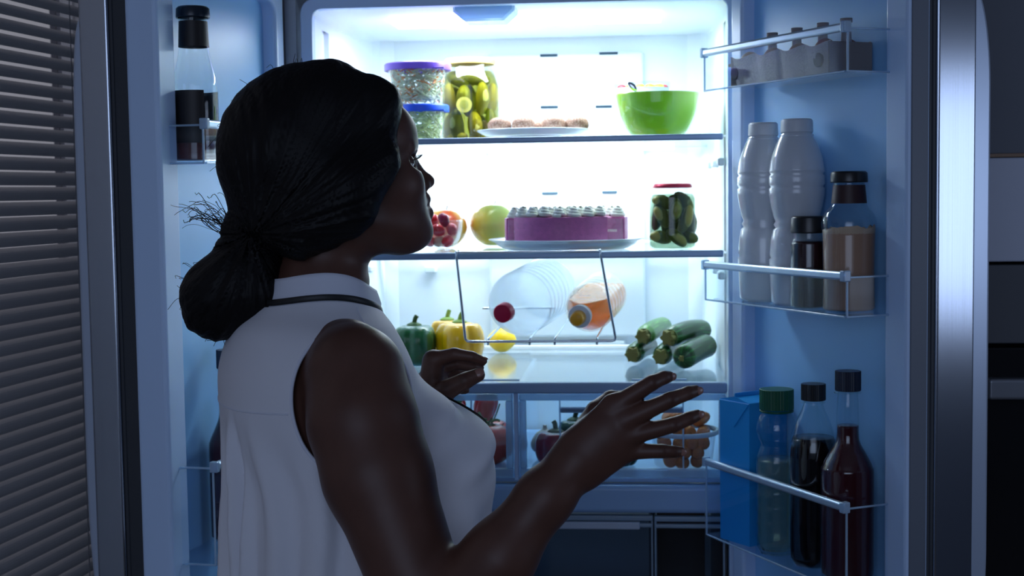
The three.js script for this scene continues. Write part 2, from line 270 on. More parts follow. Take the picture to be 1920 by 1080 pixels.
// doors
const HINGE_R = onZ(1372, 400, 0.03), HINGE_L = onZ(538, 300, 0.03);
const doorFrame = (H, deg) => { const a = rad(deg); return { o: V(H.x, 0, H.z), u: V(Math.sin(a), 0, Math.cos(a)), n: V(-Math.cos(a), 0, Math.sin(a)).multiplyScalar(deg > 0 ? 1 : -1), turn: a - Math.PI / 2, side: deg > 0 ? 1 : -1 }; };
const DR = doorFrame(HINGE_R, 28), DL = doorFrame(HINGE_L, -8);
const onDoor = (D, px, py, w) => { const p = onPlane(px, py, D.o.clone().addScaledVector(D.n, w), D.n); return { x: p.clone().sub(D.o).dot(D.u), y: p.y }; };
const doorPoint = (D, x, y, w) => D.o.clone().addScaledVector(D.u, x).addScaledVector(D.n, w).setY(y);
function makeDoor(D, kind, L, edge, rimT, skinT, d, a, b, gap) {
  const fix = (g) => (D.side > 0 ? g : mirrorZ(g));
  const at = (o) => { o.position.copy(D.o); o.rotation.y = D.turn; return o; };
  const y0 = 0.10, y1 = 1.865, zg = -rimT - 0.007, zs = zg - gap;
  const outer = at(mesh('door', fix(box(L, y1 - y0, skinT, L / 2, (y0 + y1) / 2, zs - skinT / 2, 0.005)), M.steel, fridge, kind));
  const fr = roundRect(0.004, y0 + 0.015, L, y1 - 0.012, 0.012); fr.holes.push(roundRect(0.028, y0 + 0.05, L - edge, 1.795, 0.035, new THREE.Path()));
  mesh('door_rim', fix(new THREE.ExtrudeGeometry(fr, { depth: rimT - 0.007, bevelEnabled: true, bevelSize: 0.006, bevelThickness: 0.007, bevelSegments: 4, curveSegments: 10 }).translate(0, 0, -rimT)), M.dyke, outer, 'pale rounded inner rim');
  mesh('door_liner', fix(box(L - 0.03, y1 - y0 - 0.05, 0.006, L / 2, (y0 + y1) / 2, -0.028, 0.001)), M.doorLiner, outer, 'blue white inner panel');
  mesh('gasket', fix(merge([box(L - 0.010, y1 - y0 - 0.02, gap, L / 2, (y0 + y1) / 2, zg - gap / 2, 0.003), box(L - 0.014, y1 - y0 - 0.03, 0.012, L / 2, (y0 + y1) / 2, zg - 0.006, 0.004), box(L - 0.006, y1 - y0 - 0.02, 0.006, L / 2, (y0 + y1) / 2, zs + 0.003, 0.002)])), M.gasket, outer, 'black rubber gasket');
  const hp = new THREE.Shape(), o = zs - skinT;   // arched grip, outward of the steel skin
  hp.moveTo(o + 0.002, a); hp.bezierCurveTo(o - d * 0.4, a + 0.012, o - d, a + 0.10, o - d, a + 0.21); hp.lineTo(o - d, b - 0.15); hp.bezierCurveTo(o - d, b - 0.06, o - d * 0.36, b - 0.01, o + 0.002, b); hp.lineTo(o + 0.002, a);
  const hg = new THREE.ExtrudeGeometry(hp, { depth: 0.024, bevelEnabled: true, bevelSize: 0.007, bevelThickness: 0.008, bevelSegments: 5, curveSegments: 20 }).rotateY(-Math.PI / 2).translate(L - 0.012, 0, 0);
  mesh('door_handle', fix(hg), M.handle, outer, 'pale arched handle');
  return outer;
}
const doorR = makeDoor(DR, 'steel door opened to the side, inner shelves full', 0.464, 0.040, 0.034, 0.072, 0.026, 0.70, 1.74, 0.017), doorL = makeDoor(DL, 'steel door opened along the blind', 0.475, 0.045, 0.044, 0.048, 0.010, 0.84, 1.71, 0.030);
mesh('rim_shade_strip', box(0.004, 1.70, 0.030, 0.4695, 0.98, -0.021, 0.0015), std([0.13, 0.15, 0.19], 0.5), doorR, 'dark grey strip painting the shade on the rim side');  // thin cover: shade on the rim's unlit side put into its colour
function doorBin(D, xa, xb, yBottom, yBar, w, yBack) {
  const fix = (g) => (D.side > 0 ? g : mirrorZ(g)), t = 0.0025, cx = (xa + xb) / 2, L = xb - xa, W = w + 0.022, cz = w - W / 2, h = yBar - yBottom;
  const s = roundRect(xa, -w, xb, 0.022, 0.008);
  const bottom = new THREE.ExtrudeGeometry(s, { depth: t, bevelEnabled: false }).rotateX(-Math.PI / 2).translate(0, yBottom, 0);
  const g = mesh('door_bin', fix(merge([bottom, box(L - 0.01, h, t, cx, yBottom + h / 2, w - t / 2, 0.001), box(t, h - 0.002, W - 0.01, xa + t / 2, yBottom + h / 2, cz, 0.001), box(t, h - 0.002, W - 0.01, xb - t / 2, yBottom + h / 2, cz, 0.001), box(0.004, h, 0.012, xb - 0.004, yBottom + h / 2, -0.014, 0.001)])), M.bin, fridge, 'clear plastic door shelf');
  g.position.copy(D.o); g.rotation.y = D.turn;
  mesh('bin_rail', fix(box(L - 0.008, 0.0125, 0.011, cx - 0.002, yBar, w, 0.004)), M.rail, g, 'grey front rail');
  mesh('rail_cap', fix(box(0.011, 0.0165, 0.013, xb - 0.004, yBar, w, 0.002)), M.drawerFrame, g); mesh('rail_cap', fix(box(0.008, 0.0165, 0.013, xa + 0.003, yBar, w, 0.002)), M.drawerFrame, g);
  mesh('bin_edge', fix(merge([box(L - 0.01, 0.003, 0.0035, cx, yBottom + 0.0015, w, 0.001), box(0.003, h, 0.003, xb - 0.0015, yBottom + h / 2, w - 0.0015, 0.001), box(0.003, h, 0.003, xa + 0.0015, yBottom + h / 2, w - 0.0015, 0.001), box(0.003, 0.003, W, xb - 0.0015, yBottom + 0.0015, cz, 0.001), box(0.003, 0.003, W, xb - 0.0015, yBar - 0.002, cz, 0.001)])), M.drawerFrame, g);
}
const BINS = { top: 1.6145, mid: 1.2605, low: 0.853, leftTop: 1.4975, leftLow: 0.897 };
doorBin(DR, 0.032, 0.430, BINS.top, 1.6793, 0.075); doorBin(DR, 0.032, 0.430, BINS.mid, 1.3215, 0.075); doorBin(DR, 0.032, 0.430, BINS.low, 0.982, 0.075);
doorBin(DL, 0.032, 0.452, BINS.leftTop, 1.5565, 0.055); doorBin(DL, 0.032, 0.452, BINS.leftLow, 1.047, 0.055);
// ---------------------------------------------------------------- food on the upper shelf
const shelfSpot = (px, py, h, z) => { const c = onZ(px, py, z); return [c.x, h + 0.0005, z]; };
function shreds(name, label, seed, n, rTop, rBot, h, colours, pos) {      // shredded vegetable: nobody could count it
  const r = rng(seed), list = [];
  for (let i = 0; i < n; i++) {
    const t = r(), R = (rBot + (rTop - rBot) * t) * (0.86 + 0.12 * r()), a = r() * 6.283, rr = r() < 0.75 ? R : R * Math.sqrt(r()) * 0.9, y = 0.008 + t * (h - 0.012);
    const c = V(rr * Math.cos(a), y, rr * Math.sin(a)), L = 0.012 + 0.018 * r(), ta = V(-Math.sin(a), (r() - 0.5) * 2.2, Math.cos(a)).normalize().multiplyScalar(L / 2);
    const mid = c.clone().multiplyScalar(0.97).setY(y + (r() - 0.5) * 0.004);
    const g = tube([c.clone().sub(ta), mid, c.clone().add(ta)], 0.0009 + 0.0007 * r(), 5, 4);
    const p = g.attributes.position; for (let k = 0; k < p.count; k++) { const q = Math.hypot(p.getX(k), p.getZ(k)), yy = THREE.MathUtils.clamp(p.getY(k), 0.004, h - 0.004), m = (rBot + (rTop - rBot) * (yy / h)) * 0.965; p.setY(k, yy); if (q > m) { p.setX(k, p.getX(k) * m / q); p.setZ(k, p.getZ(k) * m / q); } }
    const col = colours[Math.floor(r() * colours.length)], cc = new Float32Array(g.attributes.position.count * 3); for (let k = 0; k < cc.length; k++) cc[k] = col[k % 3] * (0.85 + 0.3 * ((i * 7919) % 13) / 13);
    const f = g.toNonIndexed(); f.deleteAttribute('uv'); const c2 = new Float32Array(f.attributes.position.count * 3); for (let k = 0; k < c2.length; k++) c2[k] = cc[k % 3]; f.setAttribute('color', new THREE.BufferAttribute(c2, 3)); list.push(f);
  }
  const m = mesh(name, mergeGeometries(list), phys([1, 1, 1], 0.9, { vertexColors: true, transmission: 0.6, thickness: 0 })); m.position.set(...pos);
  return tag(m, label, 'salad', null, 'stuff');
}
function tub(name, label, pos, rTop, rBot, h, lidColour) {
  const t = thing(name, label, 'container', pos);
  mesh('tub', lathe([[0, 0], [rBot - 0.003, 0], [rBot, 0.003], [rTop, h - 0.004], [rTop + 0.003, h - 0.002], [rTop + 0.003, h]]), pane([0.93, 0.97, 0.98], 0.06), t, 'clear tapered tub');
  const lid = mesh('lid', lathe([[0, h + 0.003], [rTop - 0.010, h + 0.003], [rTop - 0.007, h + 0.0065], [rTop + 0.004, h + 0.0065], [rTop + 0.0065, h + 0.004], [rTop + 0.0065, h - 0.007], [rTop + 0.0045, h - 0.008], [rTop + 0.0042, h - 0.0005], [0, h - 0.0005]]), std(lidColour, 0.35), t, 'coloured snap lid');
  mesh('lid_tab', box(0.022, 0.003, 0.012, (rTop + 0.008) * 0.72, h - 0.006, (rTop + 0.008) * 0.72, 0.001).rotateY(0), lid.material, lid);
  return t;
}
{
  const z = -0.19, a = shelfSpot(791, 250, SH1, z);
  const H1 = 0.066, H2 = 0.072;
  tub('food_tub', 'clear tub of pale shredded cabbage with blue lid, under the purple lidded tub', a, 0.047, 0.038, H1, [0.02, 0.10, 0.75]);
  shreds('shredded_cabbage', 'pale green shredded cabbage inside the blue lidded tub', 11, 420, 0.047, 0.038, H1, [[0.82, 0.90, 0.54], [0.95, 0.97, 0.76], [0.72, 0.84, 0.46]], a);
  const b = shelfSpot(784, 180, SH1, z - 0.002); b[1] = a[1] + H1 + 0.0075;
  tub('food_tub', 'clear tub of cabbage and carrot salad with purple lid, on top of another tub', b, 0.058, 0.047, H2, [0.22, 0.10, 0.62]);
  shreds('cabbage_salad', 'shredded cabbage and carrot salad inside the purple lidded tub', 12, 520, 0.058, 0.047, H2, [[0.80, 0.86, 0.62], [0.94, 0.96, 0.78], [0.86, 0.90, 0.66], [0.95, 0.42, 0.10], [0.72, 0.78, 0.56]], b);
}
// ---- pickles
const pickleMats = [std([0.20, 0.22, 0.03], 0.35), std([0.30, 0.29, 0.05], 0.35), std([0.14, 0.17, 0.03], 0.35), std([0.38, 0.34, 0.08], 0.4)];
function pickleGeo(L, r, bend, seed) {
  const n = 22, m = 14, pos = [], idx = [];
  for (let i = 0; i <= n; i++) { const t = i / n, s = Math.pow(Math.sin(Math.PI * Math.min(0.999, Math.max(0.001, t))), 0.42) * r; for (let j = 0; j < m; j++) { const a = j / m * 6.2832, b = 1 + 0.07 * noise(t * 9 + seed, Math.cos(a) * 2.5, Math.sin(a) * 2.5); pos.push(Math.cos(a) * s * b + bend * Math.sin(Math.PI * t), (t - 0.5) * L, Math.sin(a) * s * b); } }
  for (let i = 0; i < n; i++) for (let j = 0; j < m; j++) { const a = i * m + j, b = i * m + (j + 1) % m; idx.push(a, a + m, b, b, a + m, b + m); }
  const g = new THREE.BufferGeometry(); g.setAttribute('position', new THREE.Float32BufferAttribute(pos, 3)); g.setIndex(idx); g.computeVertexNormals(); return g;
}
const pickleGeos = [pickleGeo(0.062, 0.0125, 0.004, 1), pickleGeo(0.052, 0.0135, 0.002, 5), pickleGeo(0.07, 0.012, 0.006, 9)];
function glassJar(name, label, pos, prof, lidR, lidY, lidH, lidColour, tint, lidLabel) {
  const t = thing(name, label, 'jar', pos);
  mesh('glass', lathe(prof), pane(tint, 0.015), t, 'clear glass jar');
  mesh('lid', lathe([[0, lidY + lidH], [lidR - 0.003, lidY + lidH], [lidR, lidY + lidH - 0.003], [lidR + 0.001, lidY + 0.001], [lidR - 0.001, lidY], [lidR - 0.003, lidY + 0.001], [lidR - 0.003, lidY + lidH - 0.002], [0, lidY + lidH - 0.002]]), std(lidColour, 0.3, { metalness: 0.4 }), t, lidLabel);
  return t;
}
function packPickles(list, pos, label, group, scale = 1) {
  list.forEach(([x, y, z, tiltZ, turn, gi, mi]) => { const m = mesh('pickle', pickleGeos[gi], pickleMats[mi]); m.scale.setScalar(scale); m.position.set(pos[0] + x, pos[1] + y, pos[2] + z); m.rotation.set(0, turn, tiltZ); tag(m, label, 'pickle', group); });
}
{
  const z = -0.31, p = shelfSpot(883, 250, SH1, z), R = 0.059;
  const t = glassJar('pickle_jar', 'large glass jar of pickled cucumbers with gold lid beside the stacked tubs', p, [[0, 0.002], [R - 0.008, 0], [R, 0.008], [R, 0.115], [R - 0.006, 0.134], [0.046, 0.150], [0.044, 0.158], [0.046, 0.160], [0.046, 0.166]], 0.0515, 0.158, 0.012, [0.72, 0.50, 0.14], [0.93, 0.95, 0.86], 'gold screw lid');
  mesh('brine', lathe([[0, 0.004], [R - 0.009, 0.004], [R - 0.002, 0.010], [R - 0.002, 0.114], [R - 0.008, 0.132], [0.047, 0.144], [0, 0.144]]), phys([0.62, 0.60, 0.24], 0.04, { transmission: 1, thickness: 0, ior: 1.15 }), t, 'murky yellow brine');
  const q = [];
  for (const [k, y] of [[7, 0.036], [7, 0.089]]) for (let i = 0; i < k; i++) { const a = i / k * 6.283 + y * 10; q.push([0.0405 * Math.cos(a), y, 0.0405 * Math.sin(a), (i % 2 ? 0.22 : -0.16), -a, i % 2, (i * 7 + (y > 0.06 ? 1 : 0)) % 4]); }
  q.push([0.006, 0.036, 0.004, 0, 0, 0, 2], [-0.004, 0.090, 0, 0.1, 0, 0, 2], [0.016, 0.034, -0.018, 0.1, 1, 1, 2]);
  q.push([0.016, 0.128, 0.022, 1.45, 0.3, 1, 0], [-0.016, 0.129, -0.018, 1.5, 0.5, 1, 1], [-0.020, 0.126, 0.018, 1.2, -0.4, 1, 2]);
  packPickles(q, p, 'green pickled cucumber in brine inside the large gold lidded jar', 'pickles in the large jar', 1.08);
  // a slice pressed against the front of the glass, and the layer of seeds and dill at the bottom
  const sl = mesh('pickle_slice', merge([new THREE.CylinderGeometry(0.0155, 0.0155, 0.004, 28).rotateX(Math.PI / 2)]), std([0.55, 0.50, 0.10], 0.4)); sl.position.set(p[0] - 0.006, p[1] + 0.076, p[2] + 0.0555); tag(sl, 'round yellow pickle slice pressed against the large jar', 'pickle');
  mesh('core', new THREE.CylinderGeometry(0.009, 0.009, 0.0045, 24).rotateX(Math.PI / 2), std([0.36, 0.36, 0.06], 0.4), sl, 'seed core');
  for (const [dx, dy, dz, m] of [[-0.034, 0.012, 0.03, 3], [-0.012, 0.014, 0.043, 3], [0.012, 0.011, 0.043, 1], [0.034, 0.013, 0.03, 3], [-0.045, 0.104, 0.02, 3]]) { const s = mesh('garlic_clove', new THREE.SphereGeometry(0.009, 16, 12).scale(1.2, 0.9, 0.9), m === 1 ? std([0.5, 0.38, 0.05], 0.5) : std([0.62, 0.58, 0.30], 0.4)); s.position.set(p[0] + dx, p[1] + dy, p[2] + dz); tag(s, 'pale garlic clove among the pickles of the large jar', 'garlic', 'garlic cloves in the large jar'); }
}
// ---- doughnuts on a plate
function plateGeo(R, h) { return lathe(smoothProfile([[0.001, 0.003], [R * 0.55, 0.003], [R * 0.84, 0.0048], [R * 0.95, h - 0.003], [R, h]], 24).concat(smoothProfile([[R, h], [R + 0.001, h - 0.0015], [R * 0.93, h - 0.0065], [R * 0.80, 0.0016], [R * 0.62, 0]], 20), [[0.001, 0]]), 72); }
{
  const z = -0.20, c = shelfSpot(1000, 250, SH1, z);
  const t = thing('plate', 'white china plate carrying five sugared doughnuts on the upper shelf', 'plate', c);
  mesh('dish', plateGeo(0.108, 0.014).translate(0, 0.0075, 0), M.china, t); mesh('foot_ring', lathe([[0.052, 0.0085], [0.050, 0], [0.053, 0], [0.058, 0.0085]], 48), M.china, t);
  const dn = displace(new THREE.TorusGeometry(0.0085, 0.0190, 20, 36).rotateX(Math.PI / 2), (v) => { const k = 1 + 0.06 * noise(v.x * 60, v.y * 60, v.z * 60); v.multiplyScalar(k); });
  const sugar = dataTexture(128, 128, (u, v, x, y) => { const s = noise(x * 0.35, y * 0.35, 1) * 0.5 + 0.5, w = s > 0.55 ? 1 : 0.45; return [0.46 + 0.24 * w * s, 0.31 + 0.30 * w * s, 0.24 + 0.30 * w * s]; }, true);
  const dm = std([1, 1, 1], 0.75, { map: sugar }), where = ['at the end of the row by the pickle jar', 'second from the pickle jar', 'in the middle, set back', 'second from the green bowl', 'at the end of the row by the green bowl'];
  [[937, 0.02], [981, 0.03], [1008, -0.03], [1038, 0.025], [1081, 0.015]].forEach(([px, dz], i) => {
    const d = onZ(px, 230, z + dz), o = thing('doughnut', `sugared doughnut ${where[i]}`, 'doughnut', [d.x, c[1] + 0.0128 + 0.0162 * (i === 2 ? 0.9 : 1), z + dz], i * 1.3, 'doughnuts on the plate');
    o.scale.setScalar(i === 2 ? 0.74 : 0.84); mesh('dough', dn, dm, o);
  });
}
// ---- green bowl with a spoon, tub behind it
{
  const z = -0.17, c = shelfSpot(1233, 250, SH1, z), R = 0.080, h = 0.084;
  const t = thing('bowl', 'lime green bowl with a clear thick outer wall holding a spoon', 'bowl', c);
  const pr = smoothProfile([[0.046, 0.003], [0.058, 0.018], [0.071, 0.048], [R - 0.001, h]], 24);
  mesh('inner_wall', lathe([[0, 0.004], ...pr, [R - 0.004, h], ...smoothProfile([[R - 0.005, h - 0.004], [0.064, 0.040], [0.05, 0.016], [0.03, 0.010]], 20), [0, 0.010]]), phys([0.38, 0.66, 0.05], 0.22, { transmission: 0.25, thickness: 0 }), t, 'translucent lime green');
  mesh('outer_wall', lathe([[0, 0], [0.048, 0], ...smoothProfile([[0.052, 0.003], [0.068, 0.018], [0.080, 0.052], [R + 0.003, h]], 24)]), pane([0.93, 0.99, 0.90], 0.02), t, 'clear outer wall');
  const s = thing('spoon', 'steel spoon leaning on the rim of the green bowl', 'spoon', [c[0], c[1], c[2]]);
  const a = onZ(1186, 160, z + 0.03), b = V(c[0] - 0.01, c[1] + 0.02, z + 0.035);
  mesh('handle', tube([b, b.clone().lerp(a, 0.5).add(V(-0.008, 0, 0)), a.clone().lerp(b, 0.12)], 0.002, 16, 8).translate(-c[0], -c[1], -c[2]), M.chrome, s);
  mesh('handle_end', new THREE.SphereGeometry(0.008, 16, 10).scale(0.75, 1.5, 0.3).rotateZ(0.75).translate(a.x - c[0], a.y - c[1] - 0.002, a.z - c[2]), M.chrome, s);
  const d = shelfSpot(1204, 250, SH1, -0.36), rr = 0.055, H = 0.108;
  const u = thing('dessert_cup', 'white cup of dessert topped with orange and yellow pieces behind the green bowl', 'cup', d);
  mesh('cup', lathe([[0, 0], [rr - 0.008, 0], [rr - 0.005, 0.003], [rr, H], [rr - 0.002, H], [rr - 0.004, H - 0.005], [0, H - 0.006]]), std([0.42, 0.52, 0.58], 0.35), u);
  mesh('rim', lathe([[rr - 0.001, H], [rr + 0.002, H + 0.001], [rr + 0.002, H + 0.011], [rr - 0.001, H + 0.011]]), pane([0.8, 0.95, 0.92], 0.05), u);
  [[-0.04, 0.012, 2], [-0.022, 0.026, 0], [-0.004, 0.03, 1], [0.016, 0.028, 0], [0.034, 0.02, 0], [0.044, 0.002, 2], [0.0, -0.01, 1], [-0.02, -0.02, 0], [0.02, -0.018, 1]].forEach(([x, zz, k], i) => {
    const m = mesh('fruit_piece', displace(new THREE.SphereGeometry(0.009, 14, 10).scale(1.1, 0.6, 1), (v) => v.multiplyScalar(1 + 0.1 * noise(v.x * 150 + i, v.y * 150, v.z * 150))), [std([0.95, 0.62, 0.03], 0.35), std([0.95, 0.30, 0.04], 0.35), std([0.5, 0.03, 0.05], 0.35)][k]);
    m.position.set(d[0] + x, d[1] + H + 0.002, d[2] + zz); const hue = ['yellow', 'orange', 'dark red'][k]; tag(m, `small ${hue} fruit piece on top of the pale dessert cup`, 'fruit', `${hue} fruit pieces on the dessert cup`);
  });
}
// ---------------------------------------------------------------- middle shelf
function appleGeo(R, seed) { return displace(new THREE.SphereGeometry(R, 40, 30), (v) => { const y = v.y / R, r = Math.hypot(v.x, v.z), k = 1 - 0.10 * Math.max(0, -y), dip = Math.exp(-(r * r) / (R * R * 0.055)); v.x *= k; v.z *= k; if (y > 0) v.y -= dip * R * 0.30; else v.y += dip * R * 0.16; const w = 1 + 0.02 * noise(v.x * 30 + seed, v.y * 30, v.z * 30); v.x *= w; v.z *= w; v.y *= 0.93; }); }
const appleStem = tube([V(0, 0, 0), V(0.001, 0.008, 0), V(0.004, 0.018, 0.001)], 0.0013, 8, 6), stemMat = std([0.10, 0.06, 0.03], 0.8);
function apple(label, px, py, z, R, f, name = 'apple') {
  const c = onZ(px, py, z), y = SH2 + 0.0008 + R * 0.90, t = thing(name, label, name, [c.x, SH2 + 0.0008, z], 0.2);
  mesh('flesh', colourBy(appleGeo(R, px), f).translate(0, R * 0.90, 0), phys([1, 1, 1], 0.25, { vertexColors: true }), t);
  mesh('stem', appleStem.clone().translate(0, R * 1.52, 0), stemMat, t); return t;
}
apple('red and yellow apple on the middle shelf behind the small fruit bowl', 836, 425, -0.30, 0.0435, (v) => { const s = THREE.MathUtils.smoothstep(noise(v.x * 18, v.y * 6, v.z * 18) + 0.35 * Math.sin(Math.atan2(v.z, v.x) * 3), -0.25, 0.35); return [0.80 + 0.05 * s, 0.10 + 0.42 * s, 0.03 + 0.05 * s]; });
apple('pale green apple with a yellow side on the middle shelf near the cake', 926, 418, -0.33, 0.0490, (v) => { const s = THREE.MathUtils.smoothstep(-v.x + 0.01 * noise(v.x * 40, v.y * 40, v.z * 40), 0.0, 0.03); return [0.55 + 0.3 * s, 0.68 - 0.06 * s, 0.16 - 0.08 * s]; });
{ // small glass bowl with strawberries and melon pieces
  const z = -0.13, c = shelfSpot(822, 462, SH2, z), R = 0.047, h = 0.058;
  const t = thing('glass_bowl', 'small clear glass bowl of cut strawberries and fruit near the apple', 'bowl', c);
  mesh('glass', lathe([[0, 0.001], [0.020, 0], ...smoothProfile([[0.024, 0.002], [0.038, 0.018], [0.0455, 0.040], [R, h]], 22), [R - 0.002, h], ...smoothProfile([[R - 0.003, h - 0.002], [0.041, 0.036], [0.034, 0.018], [0.018, 0.005]], 18), [0, 0.004]]), pane([0.97, 0.99, 1], 0.02), t);
  const r = rng(33), red = std([0.75, 0.015, 0.03], 0.3), pink = std([0.80, 0.10, 0.10], 0.35), pale = std([0.85, 0.62, 0.42], 0.4), dark = std([0.30, 0.01, 0.05], 0.3);
  const berry = displace(new THREE.SphereGeometry(0.013, 18, 14), (v) => { const k = (1 - 0.30 * Math.max(0, -v.y / 0.013)) * (1 + 0.22 * noise(v.x * 70, v.y * 70, v.z * 70)); v.x *= k; v.z *= k; v.y *= 1.2; if (v.z > 0.006) v.z = 0.006 + 0.2 * (v.z - 0.006); });
  [[0.018, 0.020, 0.010, 0], [-0.014, 0.020, 0.014, 1], [0.0, 0.021, -0.018, 0], [0.026, 0.040, 0.004, 1], [0.004, 0.040, 0.022, 0], [-0.022, 0.040, 0.006, 0], [0.008, 0.040, -0.022, 2], [0.012, 0.058, 0.008, 3], [-0.010, 0.058, -0.004, 0], [0.0, 0.020, 0.0, 2]].forEach(([x, y, zz, k]) => {
    const m = mesh('strawberry', berry, [red, pink, pale, dark][k]); m.scale.setScalar(0.86 + 0.16 * r()); m.position.set(c[0] + x, c[1] + y, c[2] + zz); m.rotation.set(r() * 3, r() * 6, r() * 3); const hue = ['bright red', 'pinkish red', 'pale melon coloured', 'very dark red'][k]; tag(m, `${hue} piece of fruit in the small glass bowl`, 'fruit', `${hue} fruit in the small glass bowl`);
  });
}
{ // pink cake with cream swirls on a pale plate
  const z = -0.165, c = shelfSpot(1062, 466, SH2, z);
  const p = thing('plate', 'wide pale blue china plate under the pink cake', 'plate', c);
  mesh('dish', plateGeo(0.147, 0.021), M.china, p);
  const t = thing('cake', 'pink iced round cake with white cream swirls and slices cut', 'cake', [c[0] - 0.004, c[1] + 0.0056, c[2]]);
  const R = 0.116, H = 0.054;
  const speckTex = dataTexture(512, 512, (u, v, x, y) => { const s = noise(x * 0.16, y * 0.16, 4) > 0.58 ? 0.55 : 1, w = 0.97 + 0.05 * noise(x * 0.03, y * 0.03, 9); return [0.84 * s * w, 0.46 * s * w, 0.69 * s * w]; }, true); speckTex.repeat.set(8, 8);
  const sector = (a0, a1, rr, hh) => { const s = new THREE.Shape(); s.moveTo(0, 0); const n = 40; for (let i = 0; i <= n; i++) { const a = a0 + (a1 - a0) * i / n; s.lineTo(rr * Math.cos(a), rr * Math.sin(a)); } s.lineTo(0, 0); return new THREE.ExtrudeGeometry(s, { depth: hh, bevelEnabled: true, bevelSize: 0.0015, bevelThickness: 0.0015, bevelSegments: 2, curveSegments: 4 }).rotateX(-Math.PI / 2).translate(0, 0.0015, 0); };
  const icing = std([1, 1, 1], 0.45, { map: speckTex }), crumbMat = std([0.58, 0.30, 0.46], 0.9), cream = std([0.84, 0.84, 0.74], 0.45);
  const speck = (g) => toCreasedNormals(g, 0.5);
  // extrude turned so that angle -90 degrees faces the viewer
  mesh('front_slice', speck(sector(rad(-146), rad(-38), R * 0.90, H)).translate(0, 0, 0.020), icing, t, 'smooth pink iced slice');
  const rest = mesh('sponge', speck(sector(rad(-18), rad(198), R, H - 0.002)).translate(0.004, 0, -0.004), icing, t, 'pink iced rest of the cake');
  const rough = (sx) => { const g = new THREE.BoxGeometry(R * 0.975, H - 0.004, 0.007, 40, 18, 3); displace(g, (v) => { v.z += 0.0032 * noise(v.x * 130, v.y * 130, 3 * sx) * (Math.abs(v.z) > 0.002 ? 1 : 0); }); return g; };
  for (const [a, sx] of [[-18, 1], [198, -1]]) { const m = mesh('cut_face', rough(sx).translate(R * 0.50, H / 2, 0.003 * sx), crumbMat, t, 'rough cut crumb'); m.rotation.y = rad(a); m.position.set(0.004, 0, -0.004); mesh('cream_layer', box(R * 0.85, 0.005, 0.003, R * 0.47, H * 0.55, 0.0065 * sx, 0.001), cream, m); }
  const sw = []; for (let k = 0; k < 5; k++) { const n = 40, pts = []; for (let i = 0; i <= n; i++) { const u = i / n, a = u * 4.2 * 6.283 / 1.4, r0 = 0.0098 * (1 - u * 0.85); pts.push(V(r0 * Math.cos(a), u * 0.015 + 0.003, r0 * Math.sin(a))); } sw.push(tube(pts, 0.0046, 60, 7)); }
  for (let i = 0; i < 13; i++) { const a = rad(-142 + 96 * (i % 6.5) / 6); if (i < 7) { for (const rr of [0.62, 0.40]) { const w = mesh('cream_swirl', sw[(i + 2) % 5], cream, t), qq = rad(-140 + 96 * (i + 0.4) / 6.6); w.position.set(R * rr * Math.cos(qq), H + 0.001, -R * rr * Math.sin(qq) + 0.020); w.rotation.y = i; } const q = rad(-142 + 100 * i / 6); const m = mesh('cream_swirl', sw[i % 5], cream, t); m.position.set(R * 0.80 * Math.cos(q), H + 0.002, -R * 0.80 * Math.sin(q) + 0.020); m.rotation.y = i * 1.7; } }
  for (let i = 0; i < 15; i++) { const q = rad(-12 + 204 * i / 14), m = mesh('cream_swirl', sw[i % 5], cream, t); m.position.set(R * 0.86 * Math.cos(q) + 0.004, H, -R * 0.86 * Math.sin(q) - 0.004); m.rotation.y = i * 1.7; }
}
{ // jar of gherkins with a red lid
  const z = -0.10, p = shelfSpot(1261, 467, SH2, z), R = 0.0435;
  const t = glassJar('pickle_jar', 'small glass jar of dark green gherkins with a red lid on the middle shelf', p, [[0, 0.002], [R - 0.006, 0], [R, 0.006], [R - 0.001, 0.03], [R, 0.034], [R, 0.095], [R - 0.004, 0.104], [0.0345, 0.110], [0.0345, 0.118]], 0.036, 0.113, 0.0085, [0.60, 0.03, 0.08], [0.86, 0.93, 0.88], 'red screw lid');
  mesh('brine', lathe([[0, 0.003], [R - 0.007, 0.003], [R - 0.002, 0.008], [R - 0.002, 0.094], [R - 0.006, 0.102], [0, 0.102]]), phys([0.58, 0.64, 0.54], 0.04, { transmission: 1, thickness: 0, ior: 1.15 }), t, 'dark brine');
  const q = [[-0.020, 0.060, 0.026, 0.55, 0.2, 1, 3], [0.004, 0.072, 0.033, -0.12, 0.0, 1, 0], [0.020, 0.056, 0.024, -0.38, -0.3, 2, 3], [0.031, 0.050, 0.004, 0.1, 0.4, 0, 2], [-0.022, 0.022, 0.022, 1.35, 0.5, 1, 3], [0.006, 0.022, 0.031, 0.9, 0.0, 1, 1], [0.026, 0.022, 0.016, 1.4, -0.5, 1, 2], [-0.030, 0.062, 0.000, -0.1, 0.2, 0, 2], [-0.016, 0.086, 0.022, 1.25, 0.2, 1, 3], [0.020, 0.088, 0.020, 0.8, -0.2, 1, 2], [0, 0.055, -0.004, 0.1, 0.3, 0, 2], [-0.014, 0.05, -0.026, 0.1, 0.3, 0, 2], [0.016, 0.05, -0.025, -0.1, 0.3, 0, 2], [0.008, 0.088, -0.012, 1.4, 0.9, 1, 1]];
  packPickles(q, p, 'dark green gherkin inside the small red lidded jar', 'gherkins in the small jar', 0.88);
}
